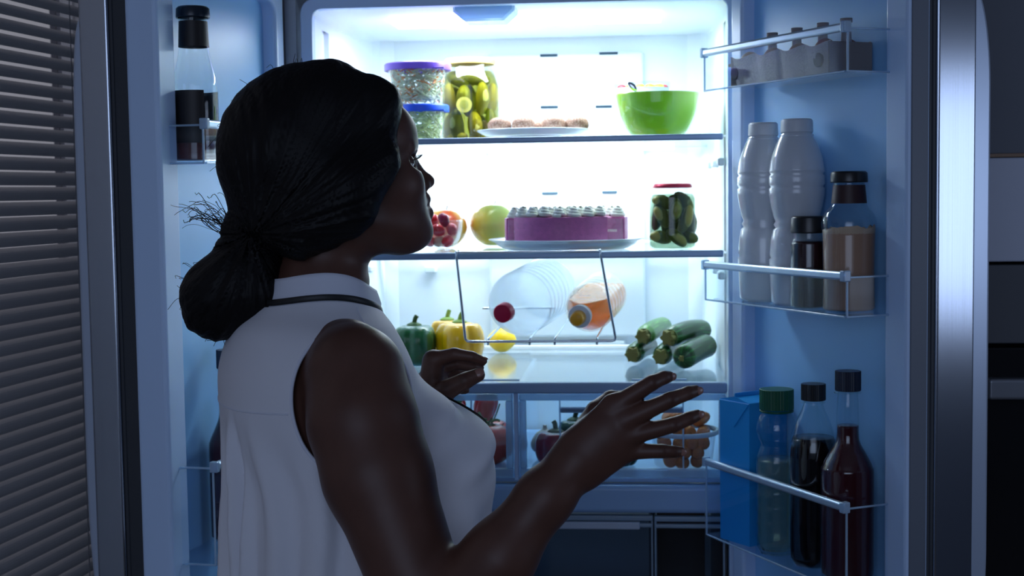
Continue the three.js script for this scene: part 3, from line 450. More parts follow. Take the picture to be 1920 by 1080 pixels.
// ---------------------------------------------------------------- wire bottle rack hung on the middle shelf
const RACK = [];
{
  const zf = -0.005, w = (px, py, z = zf) => onZ(px, py, z);
  const t = thing('wire_bottle_rack', 'chrome wire bottle rack hanging from the middle shelf edge', 'rack');
  const tl = w(857, 466), tr = w(1125, 464), bl = w(873, 640), br = w(1155, 640); tl.y = tr.y = SH2 + 0.006; bl.y = br.y = (bl.y + br.y) / 2;
  const z2 = 0.012; bl.z = br.z = zf; tl.z = tr.z = z2;
  mesh('front_hoop', bentRod([V(tl.x, SH2 + 0.005, -0.024), tl, bl, br, tr, V(tr.x, SH2 + 0.005, -0.024)], 0.0024, 0.008), M.chrome, t);
  mesh('top_wire', rod(V(tl.x, SH2 + 0.0035, z2 - 0.006), V(tr.x, SH2 + 0.0035, z2 - 0.006), 0.002), M.chrome, t);
  const yb = bl.y, rise = 0.024;
  for (const [a, b] of [[915, 990], [993, 1064], [1040, 1110], [1119, 1172]]) { const p = w(a, 637); p.y = yb; const e = onZ(b, 600, -0.30); const q = V(THREE.MathUtils.lerp(p.x, p.x + 0.02, 1), yb + rise, -0.29); RACK.push([p, q]); mesh('support_wire', bentRod([V(p.x, yb - 0.006, zf + 0.001), V(p.x, yb + 0.004, zf - 0.004), q, V(q.x, q.y + 0.012, q.z - 0.004)], 0.0022, 0.004), M.chrome, t); }
  mesh('rear_wire', rod(V(bl.x, yb + rise + 0.012, -0.294), V(br.x, yb + rise + 0.012, -0.294), 0.002), M.chrome, t);
  // two bottles lie on it, necks forward
  const lay = (o, z, px, r) => { const c = onZ(px, 600, z); o.position.set(c.x, yb + 0.0055 + r, z); o.rotation.set(Math.PI / 2 + 0.0, 0, 0); };
  const ringed = (R, L, neckR, sh) => { const out = [[0, 0], [R * 0.7, 0], [R * 0.94, 0.008], [R, 0.02]]; for (let y = 0.03; y < L - sh; y += 0.004) out.push([R - 0.0016 * Math.pow(Math.sin(y * 150), 2), y]); return out.concat(smoothProfile([[R, L - sh], [R * 0.93, L - sh * 0.75], [R * 0.62, L - sh * 0.36], [neckR + 0.004, L - sh * 0.1], [neckR, L], [neckR, L + 0.018]], 26)); };
  {
    const R = 0.062, L = 0.240, t2 = thing('water_bottle', 'large clear ribbed water bottle with red cap lying on the wire rack', 'bottle');
    mesh('bottle', lathe(ringed(R, L, 0.014, 0.075), 56), pane([0.90, 0.95, 1.0], 0.58), t2);
    mesh('cap', lathe([[0, L + 0.024], [0.0155, L + 0.024], [0.0175, L + 0.022], [0.0180, L + 0.004], [0.016, L + 0.003], [0.016, L + 0.02], [0, L + 0.021]]), std([0.62, 0.0, 0.05], 0.35), t2, 'round red cap');
    const c = onZ(975, 590, -0.10); t2.position.set(c.x + 0.044, yb + 0.0050 + R + 0.012, -0.290); t2.rotation.order = 'YXZ'; t2.rotation.set(Math.PI / 2 + 0.12, rad(-16), 0);
  }
  {
    const R = 0.046, L = 0.195, t2 = thing('juice_bottle', 'bottle of orange juice with orange cap lying on the wire rack', 'bottle');
    mesh('bottle', lathe(ringed(R, L, 0.0135, 0.065), 48), pane([0.97, 0.95, 0.9], 0.04), t2);
    const jr = [[0, 0.004]]; for (const [r, y] of smoothProfile([[0.030, 0.004], [0.0425, 0.015], [0.0428, 0.12], [0.040, 0.143], [0.026, 0.172], [0.013, 0.19]], 30)) jr.push([r, y]); jr.push([0, 0.191]);
    const jg = lathe(jr, 48); displace(jg, (v) => { v.z = Math.max(v.z, -0.019 + 0.0006 * noise(v.x * 60, v.y * 60, 2)); });
    mesh('juice', jg, phys([1.0, 0.42, 0.03], 0.2, { transmission: 0.55, thickness: 0 }), t2, 'bright orange juice');
    const cap = mesh('cap', lathe([[0, L + 0.034], [0.010, L + 0.033], [0.0125, L + 0.030], [0.0135, L + 0.012], [0, L + 0.012]]), std([1.0, 0.45, 0.02], 0.35), t2, 'orange cap');
    mesh('collar', lathe([[0.0128, L + 0.012], [0.0205, L + 0.011], [0.0215, L + 0.008], [0.0205, L - 0.004], [0.014, L - 0.004]]), M.white, cap, 'white collar');
    const c = onZ(1100, 600, -0.10); t2.position.set(c.x + 0.034, yb + 0.0045 + R + 0.020, -0.245); t2.rotation.order = 'YXZ'; t2.rotation.set(Math.PI / 2 + 0.15, rad(-13), 0);
  }
}
// ---------------------------------------------------------------- vegetables
function pepperGeo(w, h, lobes, seed) {
  const n = 56, m = 40, pos = [], idx = [];
  for (let i = 0; i <= m; i++) for (let j = 0; j < n; j++) {
    const t = i / m, a = j / n * 6.2832, th = t * Math.PI;
    let r = Math.pow(Math.sin(th), 0.62) * (1 - 0.16 * t); const lob = Math.pow(Math.abs(Math.cos((a + seed) * lobes / 2)), 0.55);
    r *= 0.80 + 0.20 * lob + 0.04 * noise(Math.cos(a) * 2 + seed, t * 2, Math.sin(a) * 2);
    let y = Math.cos(th) * 0.5; const rr = Math.sin(th); if (t < 0.5) y += -0.15 * Math.exp(-rr * rr * 7) + 0.035 * lob * rr; else y += 0.10 * Math.exp(-rr * rr * 6) - 0.02 * lob * rr;
    pos.push(r * w / 2 * Math.cos(a), y * h, r * w / 2 * Math.sin(a));
  }
  for (let i = 0; i < m; i++) for (let j = 0; j < n; j++) { const a = i * n + j, b = i * n + (j + 1) % n; idx.push(a, b, a + n, b, b + n, a + n); }
  const g = new THREE.BufferGeometry(); g.setAttribute('position', new THREE.Float32BufferAttribute(pos, 3)); g.setIndex(idx); g.computeVertexNormals(); g.computeBoundingBox(); return g.translate(0, -g.boundingBox.min.y, 0);
}
function pepperStem(h, s = 1) { const g = tube([V(0, 0, 0), V(0.001, 0.007 * s, 0.001), V(0.003, 0.013 * s, 0.002), V(0.006, 0.017 * s, 0.002)], 0.0046 * s, 14, 10); const c = lathe([[0, 0.003 * s], [0.006 * s, 0.004 * s], [0.013 * s, 0.001 * s], [0.016 * s, -0.002 * s], [0.013 * s, -0.003 * s], [0, -0.002]], 18); return merge([g, c]).translate(0, h * 0.895, 0); }
const pepperSkin = (c) => phys(c, 0.22, { clearcoat: 0.6, clearcoatRoughness: 0.15 });
function pepper(label, pos, w, h, skin, stemC, seed, turn = 0, tilt = [0, 0], name = 'bell_pepper', lobes = 4) {
  const t = thing(name, label, 'pepper', pos, turn); t.rotation.x = tilt[0]; t.rotation.z = tilt[1];
  mesh('flesh', pepperGeo(w, h, lobes, seed), pepperSkin(skin), t); mesh('stem', pepperStem(h), std(stemC, 0.6), t); return t;
}
const onShelf3 = (px, py) => { const p = onY(px, py, SH3 + 0.001); return [p.x, SH3 + 0.001, p.z]; };
pepper('dark green bell pepper on the lowest shelf beside the yellow one', onShelf3(778, 684), 0.100, 0.092, [0.012, 0.11, 0.03], [0.05, 0.12, 0.03], 0.4, 0.3);
pepper('large yellow bell pepper on the lowest shelf beside the green one', onShelf3(863, 682), 0.108, 0.096, [1.0, 0.53, 0.002], [0.25, 0.4, 0.06], 0.9, 0.5);
pepper('yellow bell pepper standing behind the large yellow one', [onShelf3(850, 664)[0], SH3 + 0.001, -0.36], 0.08, 0.094, [1.0, 0.53, 0.002], [0.25, 0.4, 0.06], 2.1, 1.2);
{ const p = onShelf3(941, 660), t = thing('lemon', 'yellow lemon on the lowest shelf seen through the wire rack', 'lemon', p); mesh('peel', displace(new THREE.SphereGeometry(0.0265, 36, 26), (v) => { const n = Math.abs(v.x) / 0.0265; if (n > 0.75) v.x *= 1 + 0.8 * (n - 0.75); v.multiplyScalar(1 + 0.006 * noise(v.x * 300, v.y * 300, v.z * 300)); }).translate(0, 0.026, 0), std([0.9, 0.58, 0.01], 0.35), t); }
// courgettes: a swept body with a pale striped skin, dark blossom end and a cut, ribbed stem
const zucTex = dataTexture(256, 256, (u, v, x, y) => { const s = noise(u * 26, v * 3, 4) + 0.6 * noise(x * 0.5, y * 0.5, 9), d = s > 0.35 ? 1.7 : 1; return [0.11 * d, 0.27 * d, 0.13 * d]; }, true);
const zucLight = dataTexture(256, 256, (u, v, x, y) => { const s = noise(u * 26, v * 3, 6) + 0.6 * noise(x * 0.5, y * 0.5, 3), d = s > 0.3 ? 1.3 : 1; return [0.27 * d, 0.46 * d, 0.17 * d]; }, true);
function courgette(label, a, b, r, tex, stemAtA, sag = 0.004) {
  const t = thing('courgette', label, 'courgette', a.toArray ? a.toArray() : a), d = b.clone().sub(a), L = d.length(), n = 40, m = 20, pos = [], uv = [], idx = [];
  const q = new THREE.Quaternion().setFromUnitVectors(V(0, 0, -1), d.clone().normalize());
  for (let i = 0; i <= n; i++) { const s = i / n; let k = s < 0.08 ? 0.80 + 2.5 * s : 1; if (!stemAtA && s < 0.10) k = Math.sqrt(1 - Math.pow(1 - s / 0.10, 2)); if (s > 0.88) k = Math.sqrt(Math.max(0, 1 - Math.pow((s - 0.88) / 0.12, 2))); for (let j = 0; j <= m; j++) { const an = j / m * 6.2832; pos.push(r * k * Math.cos(an) * (1 + 0.012 * Math.cos(an * 8)), r * k * Math.sin(an) * (1 + 0.012 * Math.cos(an * 8)) + sag * Math.sin(Math.PI * s), -s * L); uv.push(j / m, s); } }
  for (let i = 0; i < n; i++) for (let j = 0; j < m; j++) { const k = i * (m + 1) + j; idx.push(k, k + m + 1, k + 1, k + 1, k + m + 1, k + m + 2); }
  const g = new THREE.BufferGeometry(); g.setAttribute('position', new THREE.Float32BufferAttribute(pos, 3)); g.setAttribute('uv', new THREE.Float32BufferAttribute(uv, 2)); g.setIndex(idx); g.computeVertexNormals();
  const body = mesh('skin', g, std([1, 1, 1], 0.28, { map: tex }), t); body.quaternion.copy(q);
  const e = [], st = new THREE.Shape(); for (let k = 0; k <= 24; k++) { const an = k / 24 * 6.2832, rr = r * (stemAtA ? 0.60 : 0.16) * (1 + 0.22 * Math.cos(an * 6)); k ? st.lineTo(rr * Math.cos(an), rr * Math.sin(an)) : st.moveTo(rr, 0); }
  const sg = new THREE.ExtrudeGeometry(st, { depth: stemAtA ? 0.014 : 0.003, bevelEnabled: true, bevelSize: 0.0015, bevelThickness: 0.002, bevelSegments: 2 });
  const sm = mesh('stem', sg, std([0.20, 0.19, 0.05], 0.75), t); sm.quaternion.copy(q); sm.position.copy(V(0, 0, stemAtA ? -0.002 : -0.001).applyQuaternion(q));
  if (stemAtA) { const cap = mesh('cap', new THREE.CylinderGeometry(r * 0.80, r * 0.82, 0.002, 24).rotateX(Math.PI / 2), std([0.10, 0.16, 0.05], 0.6), t); cap.quaternion.copy(q); }
  return t;
}
{
  const y0 = SH3 + 0.0215, r = 0.0205, G = 0.001;
  const at = (px, py, y) => onY(px, py, y);
  const A = at(1188, 664, y0), B = at(1240, 668, y0), C = at(1278, 672, y0 + 0.002);
  courgette('dark courgette with a brown stem end, first from the wire rack, at the bottom', A, V(A.x + 0.035, y0, A.z - 0.15), r - G, zucTex, true);
  courgette('dark courgette at the bottom of the pile between two others, stem end forward', B, V(B.x + 0.035, y0, B.z - 0.16), r - G, zucTex, true);
  courgette('long dark courgette lying beside the pile, its rounded end forward', C, V(C.x + 0.058, y0 + 0.014, C.z - 0.125), 0.0235, zucTex, false, 0.002);
  const D = V((A.x + B.x) / 2 - 0.006, y0 + 0.0345, A.z - 0.012), E2 = V(B.x + 0.018, y0 + 0.0355, B.z - 0.012);
  courgette('light green courgette on top of the pile with a ribbed stem', D, V(D.x + 0.045, y0 + 0.040, D.z - 0.15), r - 0.001, zucLight, true);
  courgette('dark courgette on top of the pile bending behind the others', E2, V(E2.x + 0.075, y0 + 0.038, E2.z - 0.12), r, zucTex, true, 0.006);
}
// ---- tomatoes, peppers, carrots in the drawers
const DF = DY0 + 0.0045;                                                    // floor of the clear drawers
function tomato(label, pos, R, c = [0.62, 0.05, 0.02]) {
  const t = thing('tomato', label, 'tomato', pos);
  mesh('flesh', displace(new THREE.SphereGeometry(R, 40, 30), (v) => { const a = Math.atan2(v.z, v.x), r = Math.hypot(v.x, v.z) / R; v.x *= 1 + 0.018 * Math.cos(a * 5); v.z *= 1 + 0.018 * Math.cos(a * 5); if (v.y > 0) v.y -= 0.22 * R * Math.exp(-r * r * 9); v.y *= 0.88; }).translate(0, R * 0.88, 0), pepperSkin(c), t);
  const cal = []; for (let k = 0; k < 6; k++) { const a = k / 6 * 6.283, L = R * 0.42; cal.push(tube([V(0, 0, 0), V(Math.cos(a) * L * 0.5, 0.003, Math.sin(a) * L * 0.5), V(Math.cos(a) * L, -0.002, Math.sin(a) * L)], 0.0016, 8, 5)); }
  cal.push(tube([V(0, 0, 0), V(0.002, 0.008, 0), V(0.006, 0.015, 0)], 0.0018, 8, 6));
  mesh('calyx', merge(cal).translate(0, R * 1.58, 0), std([0.06, 0.14, 0.03], 0.6), t); return t;
}
const drawerAt = (px, z, y = DF) => { const p = onZ(px, 830, z); return [p.x, y, z]; };
tomato('large red tomato at the front of the drawer below the yellow peppers', drawerAt(916, -0.11), 0.0475);
tomato('large red tomato half hidden by the white blouse in the drawer', drawerAt(816, -0.10), 0.043);
tomato('orange red tomato set back in the drawer under the red peppers', drawerAt(858, -0.20), 0.038, [0.75, 0.13, 0.04]);
tomato('red tomato in the corner at the back of the drawer', drawerAt(922, -0.215), 0.042);
tomato('red tomato standing in the hidden half of the drawer', drawerAt(720, -0.12), 0.042);
pepper('glossy red pepper with a green stem lying on top of the tomatoes', drawerAt(905, -0.165, DF + 0.082), 0.052, 0.062, [0.65, 0.008, 0.012], [0.06, 0.16, 0.03], 0.2, 0.4, [0.5, -0.3], 'red_pepper', 3);
pepper('glossy red pepper lying on the tomatoes closest to the blouse', drawerAt(850, -0.16, DF + 0.082), 0.058, 0.062, [0.65, 0.008, 0.012], [0.06, 0.16, 0.03], 1.2, 1.9, [0.3, 0.4], 'red_pepper', 3);
{ // vine stems over the tomatoes
  const b = V(...drawerAt(920, -0.105, DF + 0.078)), w = (px, py) => onZ(px, py, -0.12);
  const t = thing('tomato_vine', 'green tomato vine stalks and sepals on top of the red tomatoes', 'stem');
  mesh('stalk', tube([w(912, 812), w(922, 795), w(931, 775), w(937, 757)], 0.0016, 20, 6), std([0.05, 0.10, 0.03], 0.7), t); mesh('stalk', tube([w(922, 800), w(936, 802), w(946, 792)], 0.001, 14, 6), std([0.05, 0.10, 0.03], 0.7), t);
  const leaf = [], r = rng(8); for (let k = 0; k < 16; k++) { const p = w(897 + r() * 28, 786 + r() * 26), a = r() * 6.28, L = 0.010 + 0.008 * r(); p.z += 0.02 * (r() - 0.5); leaf.push(tube([p, p.clone().add(V(Math.cos(a) * L * 0.6, Math.sin(a) * L * 0.5 + 0.004, 0.004)), p.clone().add(V(Math.cos(a) * L, Math.sin(a) * L, 0.002))], 0.0024, 8, 6)); }
  mesh('sepals', merge(leaf), std([0.09, 0.22, 0.03], 0.55), t);
}
pepper('dark red bell pepper with a curled green stem in the second drawer', drawerAt(1042, -0.115), 0.084, 0.074, [0.30, 0.006, 0.02], [0.02, 0.06, 0.02], 0.5, 2.6);
pepper('dark green pepper behind the dark red one in the second drawer', drawerAt(1078, -0.205), 0.074, 0.082, [0.02, 0.07, 0.02], [0.02, 0.06, 0.02], 1.4, 0.4);
pepper('small green pepper in the second drawer below the reaching hand', drawerAt(1166, -0.12), 0.074, 0.07, [0.015, 0.07, 0.025], [0.02, 0.06, 0.02], 0.7, 0.9);
{ const t = thing('onion', 'pale onion in the second drawer beside the dark red pepper', 'onion', drawerAt(1022, -0.20)); t.scale.setScalar(0.74); mesh('bulb', lathe([[0, 0], ...smoothProfile([[0.008, 0.001], [0.034, 0.02], [0.037, 0.04], [0.024, 0.062], [0.007, 0.074], [0.005, 0.084]], 30), [0, 0.085]], 36), std([0.55, 0.48, 0.38], 0.4), t); mesh('root', new THREE.CylinderGeometry(0.006, 0.008, 0.003, 14).translate(0, 0.0015, 0), stemMat, t); }
{ // a clear tub of carrots
  const c = drawerAt(1281, -0.115), R = 0.062, h = 0.070;
  const t = thing('food_tub', 'frosted open tub filled with orange carrots in the second drawer', 'container', c);
  mesh('tub', lathe([[0, 0.0005], [R - 0.012, 0.0005], [R - 0.008, 0.004], [R - 0.001, h - 0.006]], 48), pane([0.86, 0.86, 0.88], 0.14), t);
  mesh('rim', lathe([[R - 0.001, h - 0.008], [R + 0.004, h - 0.008], [R + 0.004, h], [R - 0.001, h], [R - 0.002, h - 0.006]], 48), std([0.62, 0.64, 0.72], 0.4), t, 'pale rim');
  const cg = lathe(smoothProfile([[0.001, 0], [0.0095, 0.002], [0.0125, 0.012], [0.0118, 0.045], [0.008, 0.07], [0.002, 0.086]], 30).concat([[0, 0.087]]), 20); displace(cg, (v) => { const k = 1 + 0.03 * Math.sin(v.y * 900); v.x *= k; v.z *= k; });
  const om = std([0.62, 0.17, 0.03], 0.5), r = rng(77);
  [[-0.036, 0.062, 0.01, 0.2], [-0.012, 0.072, 0.018, -0.2], [0.014, 0.066, 0.016, 0.3], [0.036, 0.062, 0.006, -0.1], [0.0, 0.090, -0.004, 0.5], [0.024, 0.085, -0.012, -0.4], [-0.024, 0.084, -0.012, 0.1], [-0.028, 0.03, 0.026, 0.2], [0.0, 0.032, 0.034, -0.1], [0.026, 0.03, 0.026, 0.1], [0.0, 0.012, 0.028, 0.3], [-0.034, 0.046, 0.020, 0.1], [-0.010, 0.048, 0.030, -0.2], [0.016, 0.048, 0.030, 0.2], [0.036, 0.046, 0.016, 0.0], [-0.024, 0.014, 0.022, 0.1], [0.024, 0.014, 0.022, -0.1]].forEach(([x, y, z, a]) => { const m = mesh('carrot', cg, om); m.position.set(c[0] + x, c[1] + y, c[2] + z + 0.012); m.rotation.set(-Math.PI / 2, 0, a); m.scale.set(1, y < 0.04 ? 0.55 : 0.8, 1); tag(m, 'blunt orange carrot end in the frosted tub', 'carrot', 'carrots in the tub'); });
}
{ // a loaf-like packet in the lower drawer
  const p = onZ(1290, 1010, -0.12), t = thing('bread_loaf', 'dim bread loaf behind the dark clear front of the lower drawer', 'bread', [p.x - 0.012, 0.6255, -0.18]);
  mesh('loaf', displace(new RoundedBoxGeometry(0.09, 0.24, 0.12, 6, 0.035), (v) => v.multiplyScalar(1 + 0.03 * noise(v.x * 25, v.y * 25, v.z * 25))).translate(0, 0.125, 0), std([0.30, 0.20, 0.13], 0.8), t);
}
// ---------------------------------------------------------------- bottles and cartons in the doors
function stand(D, px, py, w, floor, rOff = 0) { const q = onDoor(D, px, py, w); const p = doorPoint(D, q.x, floor + 0.003, w); return { p: p.toArray(), top: q.y - floor - 0.003, x: q.x }; }
const bottleGlass = pane([0.90, 0.95, 0.97], 0.015);
function screwCap(r, y0, y1, ribs = 40) { const s = new THREE.Shape(); for (let k = 0; k <= ribs * 2; k++) { const a = k / (ribs * 2) * 6.2832, rr = r - (k % 2 ? 0.0006 : 0); k ? s.lineTo(rr * Math.cos(a), rr * Math.sin(a)) : s.moveTo(rr, 0); } return new THREE.ExtrudeGeometry(s, { depth: y1 - y0 - 0.002, bevelEnabled: true, bevelSize: 0.0008, bevelThickness: 0.001, bevelSegments: 2 }).rotateX(-Math.PI / 2).translate(0, y0 + 0.001, 0); }
const plainCap = (r, y0, y1) => lathe([[r - 0.002, y0 + 0.0005], [r, y0], [r + 0.0006, y0 + 0.002], [r, y1 - 0.003], [r - 0.003, y1], [0, y1]], 40);
{ // two white milk bottles, waisted and ribbed
  const shape = (H, R) => { const k = H / 0.285; const q = [[0, 0], [R * 0.80, 0], [R * 0.92, 0.006 * k], [R * 0.97, 0.05 * k], [R * 0.99, 0.070 * k], [R * 0.93, 0.073 * k], [R * 0.97, 0.077 * k], [R * 0.93, 0.100 * k], [R * 0.85, 0.116 * k], [R * 0.76, 0.119 * k], [R * 0.83, 0.124 * k], [R * 0.76, 0.129 * k], [R * 0.83, 0.136 * k], [R * 0.92, 0.152 * k], [R * 0.99, 0.170 * k], [R, 0.179 * k], [R * 0.94, 0.182 * k], [R, 0.186 * k], [R * 0.995, 0.198 * k], [R * 0.94, 0.201 * k], [R * 0.99, 0.205 * k]]; return q.concat(smoothProfile([[R * 0.98, 0.208 * k], [R * 0.90, 0.228 * k], [R * 0.70, 0.250 * k], [R * 0.55, 0.262 * k], [R * 0.54, 0.266 * k]], 16)); };
  const milk = phys([0.68, 0.72, 0.78], 0.16, { clearcoat: 0.5, clearcoatRoughness: 0.08 }), add = (label, px, pyTop, w, R) => { const s = stand(DR, px, pyTop, w, BINS.mid), t = thing('milk_bottle', label, 'bottle', s.p, DR.turn), H = s.top; mesh('bottle', lathe(shape(H, R), 56), milk, t); mesh('cap', plainCap(R * 0.565, H - 0.022, H), std([0.70, 0.73, 0.78], 0.4), t, 'white screw cap'); mesh('collar', lathe([[R * 0.54, H - 0.030], [R * 0.60, H - 0.029], [R * 0.60, H - 0.025], [R * 0.54, H - 0.024]], 40), milk, t); };
  add('white ribbed milk bottle standing behind its twin near the hinge', 1431, 230, 0.018, 0.0425);
  add('white ribbed milk bottle standing between its twin and the dark jam jar', 1494, 223, 0.020, 0.0440);
}
{ // jam jar
  const s = stand(DR, 1517, 405, 0.0425, BINS.mid), t = thing('jam_jar', 'dark red jam jar with a black lid beside the milk bottles', 'jar', s.p, DR.turn), R = 0.0285, H = s.top;
  mesh('glass', lathe([[0, 0], [R - 0.004, 0], [R, 0.004], [R, H - 0.045], [R - 0.003, H - 0.038], [R - 0.005, H - 0.034], [R - 0.005, H - 0.02]]), bottleGlass, t);
  mesh('jam', lathe([[0, 0.003], [R - 0.004, 0.003], [R - 0.0015, 0.005], [R - 0.0015, H - 0.043], [R - 0.005, H - 0.039], [0, H - 0.039]]), std([0.030, 0.004, 0.008], 0.25), t, 'dark red jam');
  mesh('lid', plainCap(R - 0.001, H - 0.026, H), M.black, t, 'black screw lid');
}
{ // sauce bottle, tan
  const s = stand(DR, 1592, 321, 0.022, BINS.mid), t = thing('sauce_bottle', 'glass bottle of tan sauce with a black cap and a brown neck label', 'bottle', s.p, DR.turn), H = s.top, R = 0.0395, k = H / 0.215;
  const body = [[0, 0], [R - 0.004, 0], [R, 0.005], [R - 0.001, 0.06], [R, 0.118 * k], ...smoothProfile([[R, 0.119 * k], [R + 0.0012, 0.136 * k], [R - 0.003, 0.150 * k], [0.027, 0.162 * k], [0.0245, 0.172 * k], [0.0225, 0.196 * k], [0.0225, 0.200 * k]], 26)];
  mesh('glass', lathe(body, 56), bottleGlass, t);
  const sg = lathe([[0, 0.003], [R - 0.004, 0.003], [R - 0.0012, 0.006], [R - 0.0022, 0.06], [R - 0.0012, 0.1235 * k], [R - 0.006, 0.126 * k], [0.012, 0.128 * k], [0, 0.127 * k]], 56); displace(sg, (v) => { if (v.y > 0.122 * k) v.y += 0.0035 * noise(v.x * 90, 2, v.z * 90); });
  mesh('sauce', sg, std([0.48, 0.25, 0.15], 0.5), t, 'tan sauce');
  const fr = mesh('sauce_residue', displace(lathe([[R - 0.0012, 0.120 * k], [R - 0.0006, 0.134 * k], [R - 0.0025, 0.134 * k], [R - 0.003, 0.12 * k]], 40), (v) => { if (v.y > 0.13 * k) v.y = 0.124 * k + 0.012 * Math.max(0, noise(v.x * 80, 5, v.z * 80)) + (v.x > 0 ? 0.004 : 0); }), std([0.62, 0.42, 0.28], 0.6), t, 'dried sauce on the glass');
  mesh('neck_label', lathe([[0.0262, 0.166 * k], [0.0236, 0.194 * k]], 48), std([0.035, 0.010, 0.012], 0.5), t, 'dark brown label');
  mesh('cap', plainCap(0.0270, H - 0.017, H), M.black, t, 'black twist cap'); mesh('thread', new THREE.TorusGeometry(0.0228, 0.0012, 8, 40).rotateX(Math.PI / 2).translate(0, H - 0.019, 0), bottleGlass, t);
}
{ // egg tray: moulded pulp with posts, brown eggs
  const D = DR, L = 0.275, W = 0.086, x0 = onDoor(D, 1548, 120, 0.065).x - L, mid = doorPoint(D, x0 + L / 2, BINS.top + 0.003, 0.020);
  const t = thing('egg_carton', 'grey moulded pulp egg carton in the top door shelf', 'carton', mid.toArray(), D.turn);
  const pulp = dataTexture(256, 256, (u, v, x, y) => { const s = 0.5 + 0.35 * noise(x * 0.35, y * 0.35, 2) + 0.25 * noise(x * 0.08, y * 0.08, 5); return [s, s, s]; });
  const pm = std([0.50, 0.45, 0.46], 0.95, { bumpMap: pulp, bumpScale: 0.003 });
  const n = 4, H = 0.050, cell = L / n, nu = 160, nv = 12;
  const wall = (sz) => { const pos = [], uv = [], idx = []; for (let i = 0; i <= nu; i++) for (let j = 0; j <= nv; j++) { const u = i / nu, v = j / nv, x = (u - 0.5) * L; const ph = ((u * n) % 1), sc = Math.pow(Math.max(0, Math.cos((ph - 0.5) * Math.PI * 1.25)), 0.8); const top = H * (0.88 + 0.12 * Math.pow(Math.abs(Math.cos(ph * Math.PI)), 2)); let z = W / 2 - 0.005 * (1 - v) - 0.011 * (1 - sc) * (1 - v * 0.4); z += 0.0008 * noise(x * 150, v * 9, 3 * sz); pos.push(x, v * top, sz * z); uv.push(u * 4, v * 0.6); } for (let i = 0; i < nu; i++) for (let j = 0; j < nv; j++) { const a = i * (nv + 1) + j; idx.push(a, a + nv + 1, a + 1, a + 1, a + nv + 1, a + nv + 2); } const g = new THREE.BufferGeometry(); g.setAttribute('position', new THREE.Float32BufferAttribute(pos, 3)); g.setAttribute('uv', new THREE.Float32BufferAttribute(uv, 2)); g.setIndex(idx); g.computeVertexNormals(); return g; };
  mesh('side_wall', wall(1), pm, t, 'scalloped pulp wall'); mesh('side_wall', wall(-1), pm, t);
  mesh('end_wall', box(0.003, H * 0.95, W - 0.012, -L / 2 + 0.002, H * 0.48, 0, 0.001), pm, t); mesh('end_wall', box(0.003, H * 0.97, W - 0.008, L / 2 - 0.001, H * 0.485, 0, 0.001), std([0.27, 0.215, 0.20], 0.9, { bumpMap: pulp, bumpScale: 0.001 }), t, 'taupe end wall'); mesh('tray_floor', box(L - 0.004, 0.003, W - 0.014, 0, 0.0018, 0, 0.001), pm, t);
  for (const x of [-L / 2 + 0.018, L / 2 - 0.026]) mesh('vent_hole', new THREE.CylinderGeometry(0.0105, 0.0112, 0.0034, 28).rotateX(Math.PI / 2).translate(x, H * 0.46, W / 2 - 0.0036), std([0.13, 0.115, 0.125], 0.95), t, 'round pressed hole');
  mesh('tab', box(0.018, 0.005, 0.004, -L / 2 - 0.006, H * 0.76, W / 2 - 0.012, 0.002), pm, t);
  const post = lathe([[0.0105, 0], [0.0068, 0.070], [0.0072, 0.074], [0.0090, 0.075], [0.0090, 0.081], [0, 0.0815]], 18);
  for (let i = 1; i <= n; i++) mesh('post', post.clone().translate((i - n / 2) * cell - (i === n ? 0.011 : 0.001), 0.003, 0.0), pm, t, 'pulp post with flat top');
  const egg = displace(new THREE.SphereGeometry(0.0205, 28, 22), (v) => { v.y *= v.y > 0 ? 1.34 : 1.1; }), em = [std([0.30, 0.105, 0.055], 0.5), std([0.36, 0.14, 0.075], 0.5)];
  let k = 0; for (let i = 0; i < n; i++) for (const sz of [-1, 1]) { const e = mesh('egg', egg, em[k % 2]); e.scale.setScalar(0.93); e.position.copy(doorPoint(D, x0 + (i + 0.5) * cell, BINS.top + 0.003 + 0.031, 0.020 + sz * 0.0205)); e.rotation.set(0.06 * ((k * 7) % 3 - 1), k, 0.06 * ((k * 5) % 3 - 1)); tag(e, 'brown egg seated in the grey pulp carton', 'egg', 'eggs in the carton'); k++; }
}
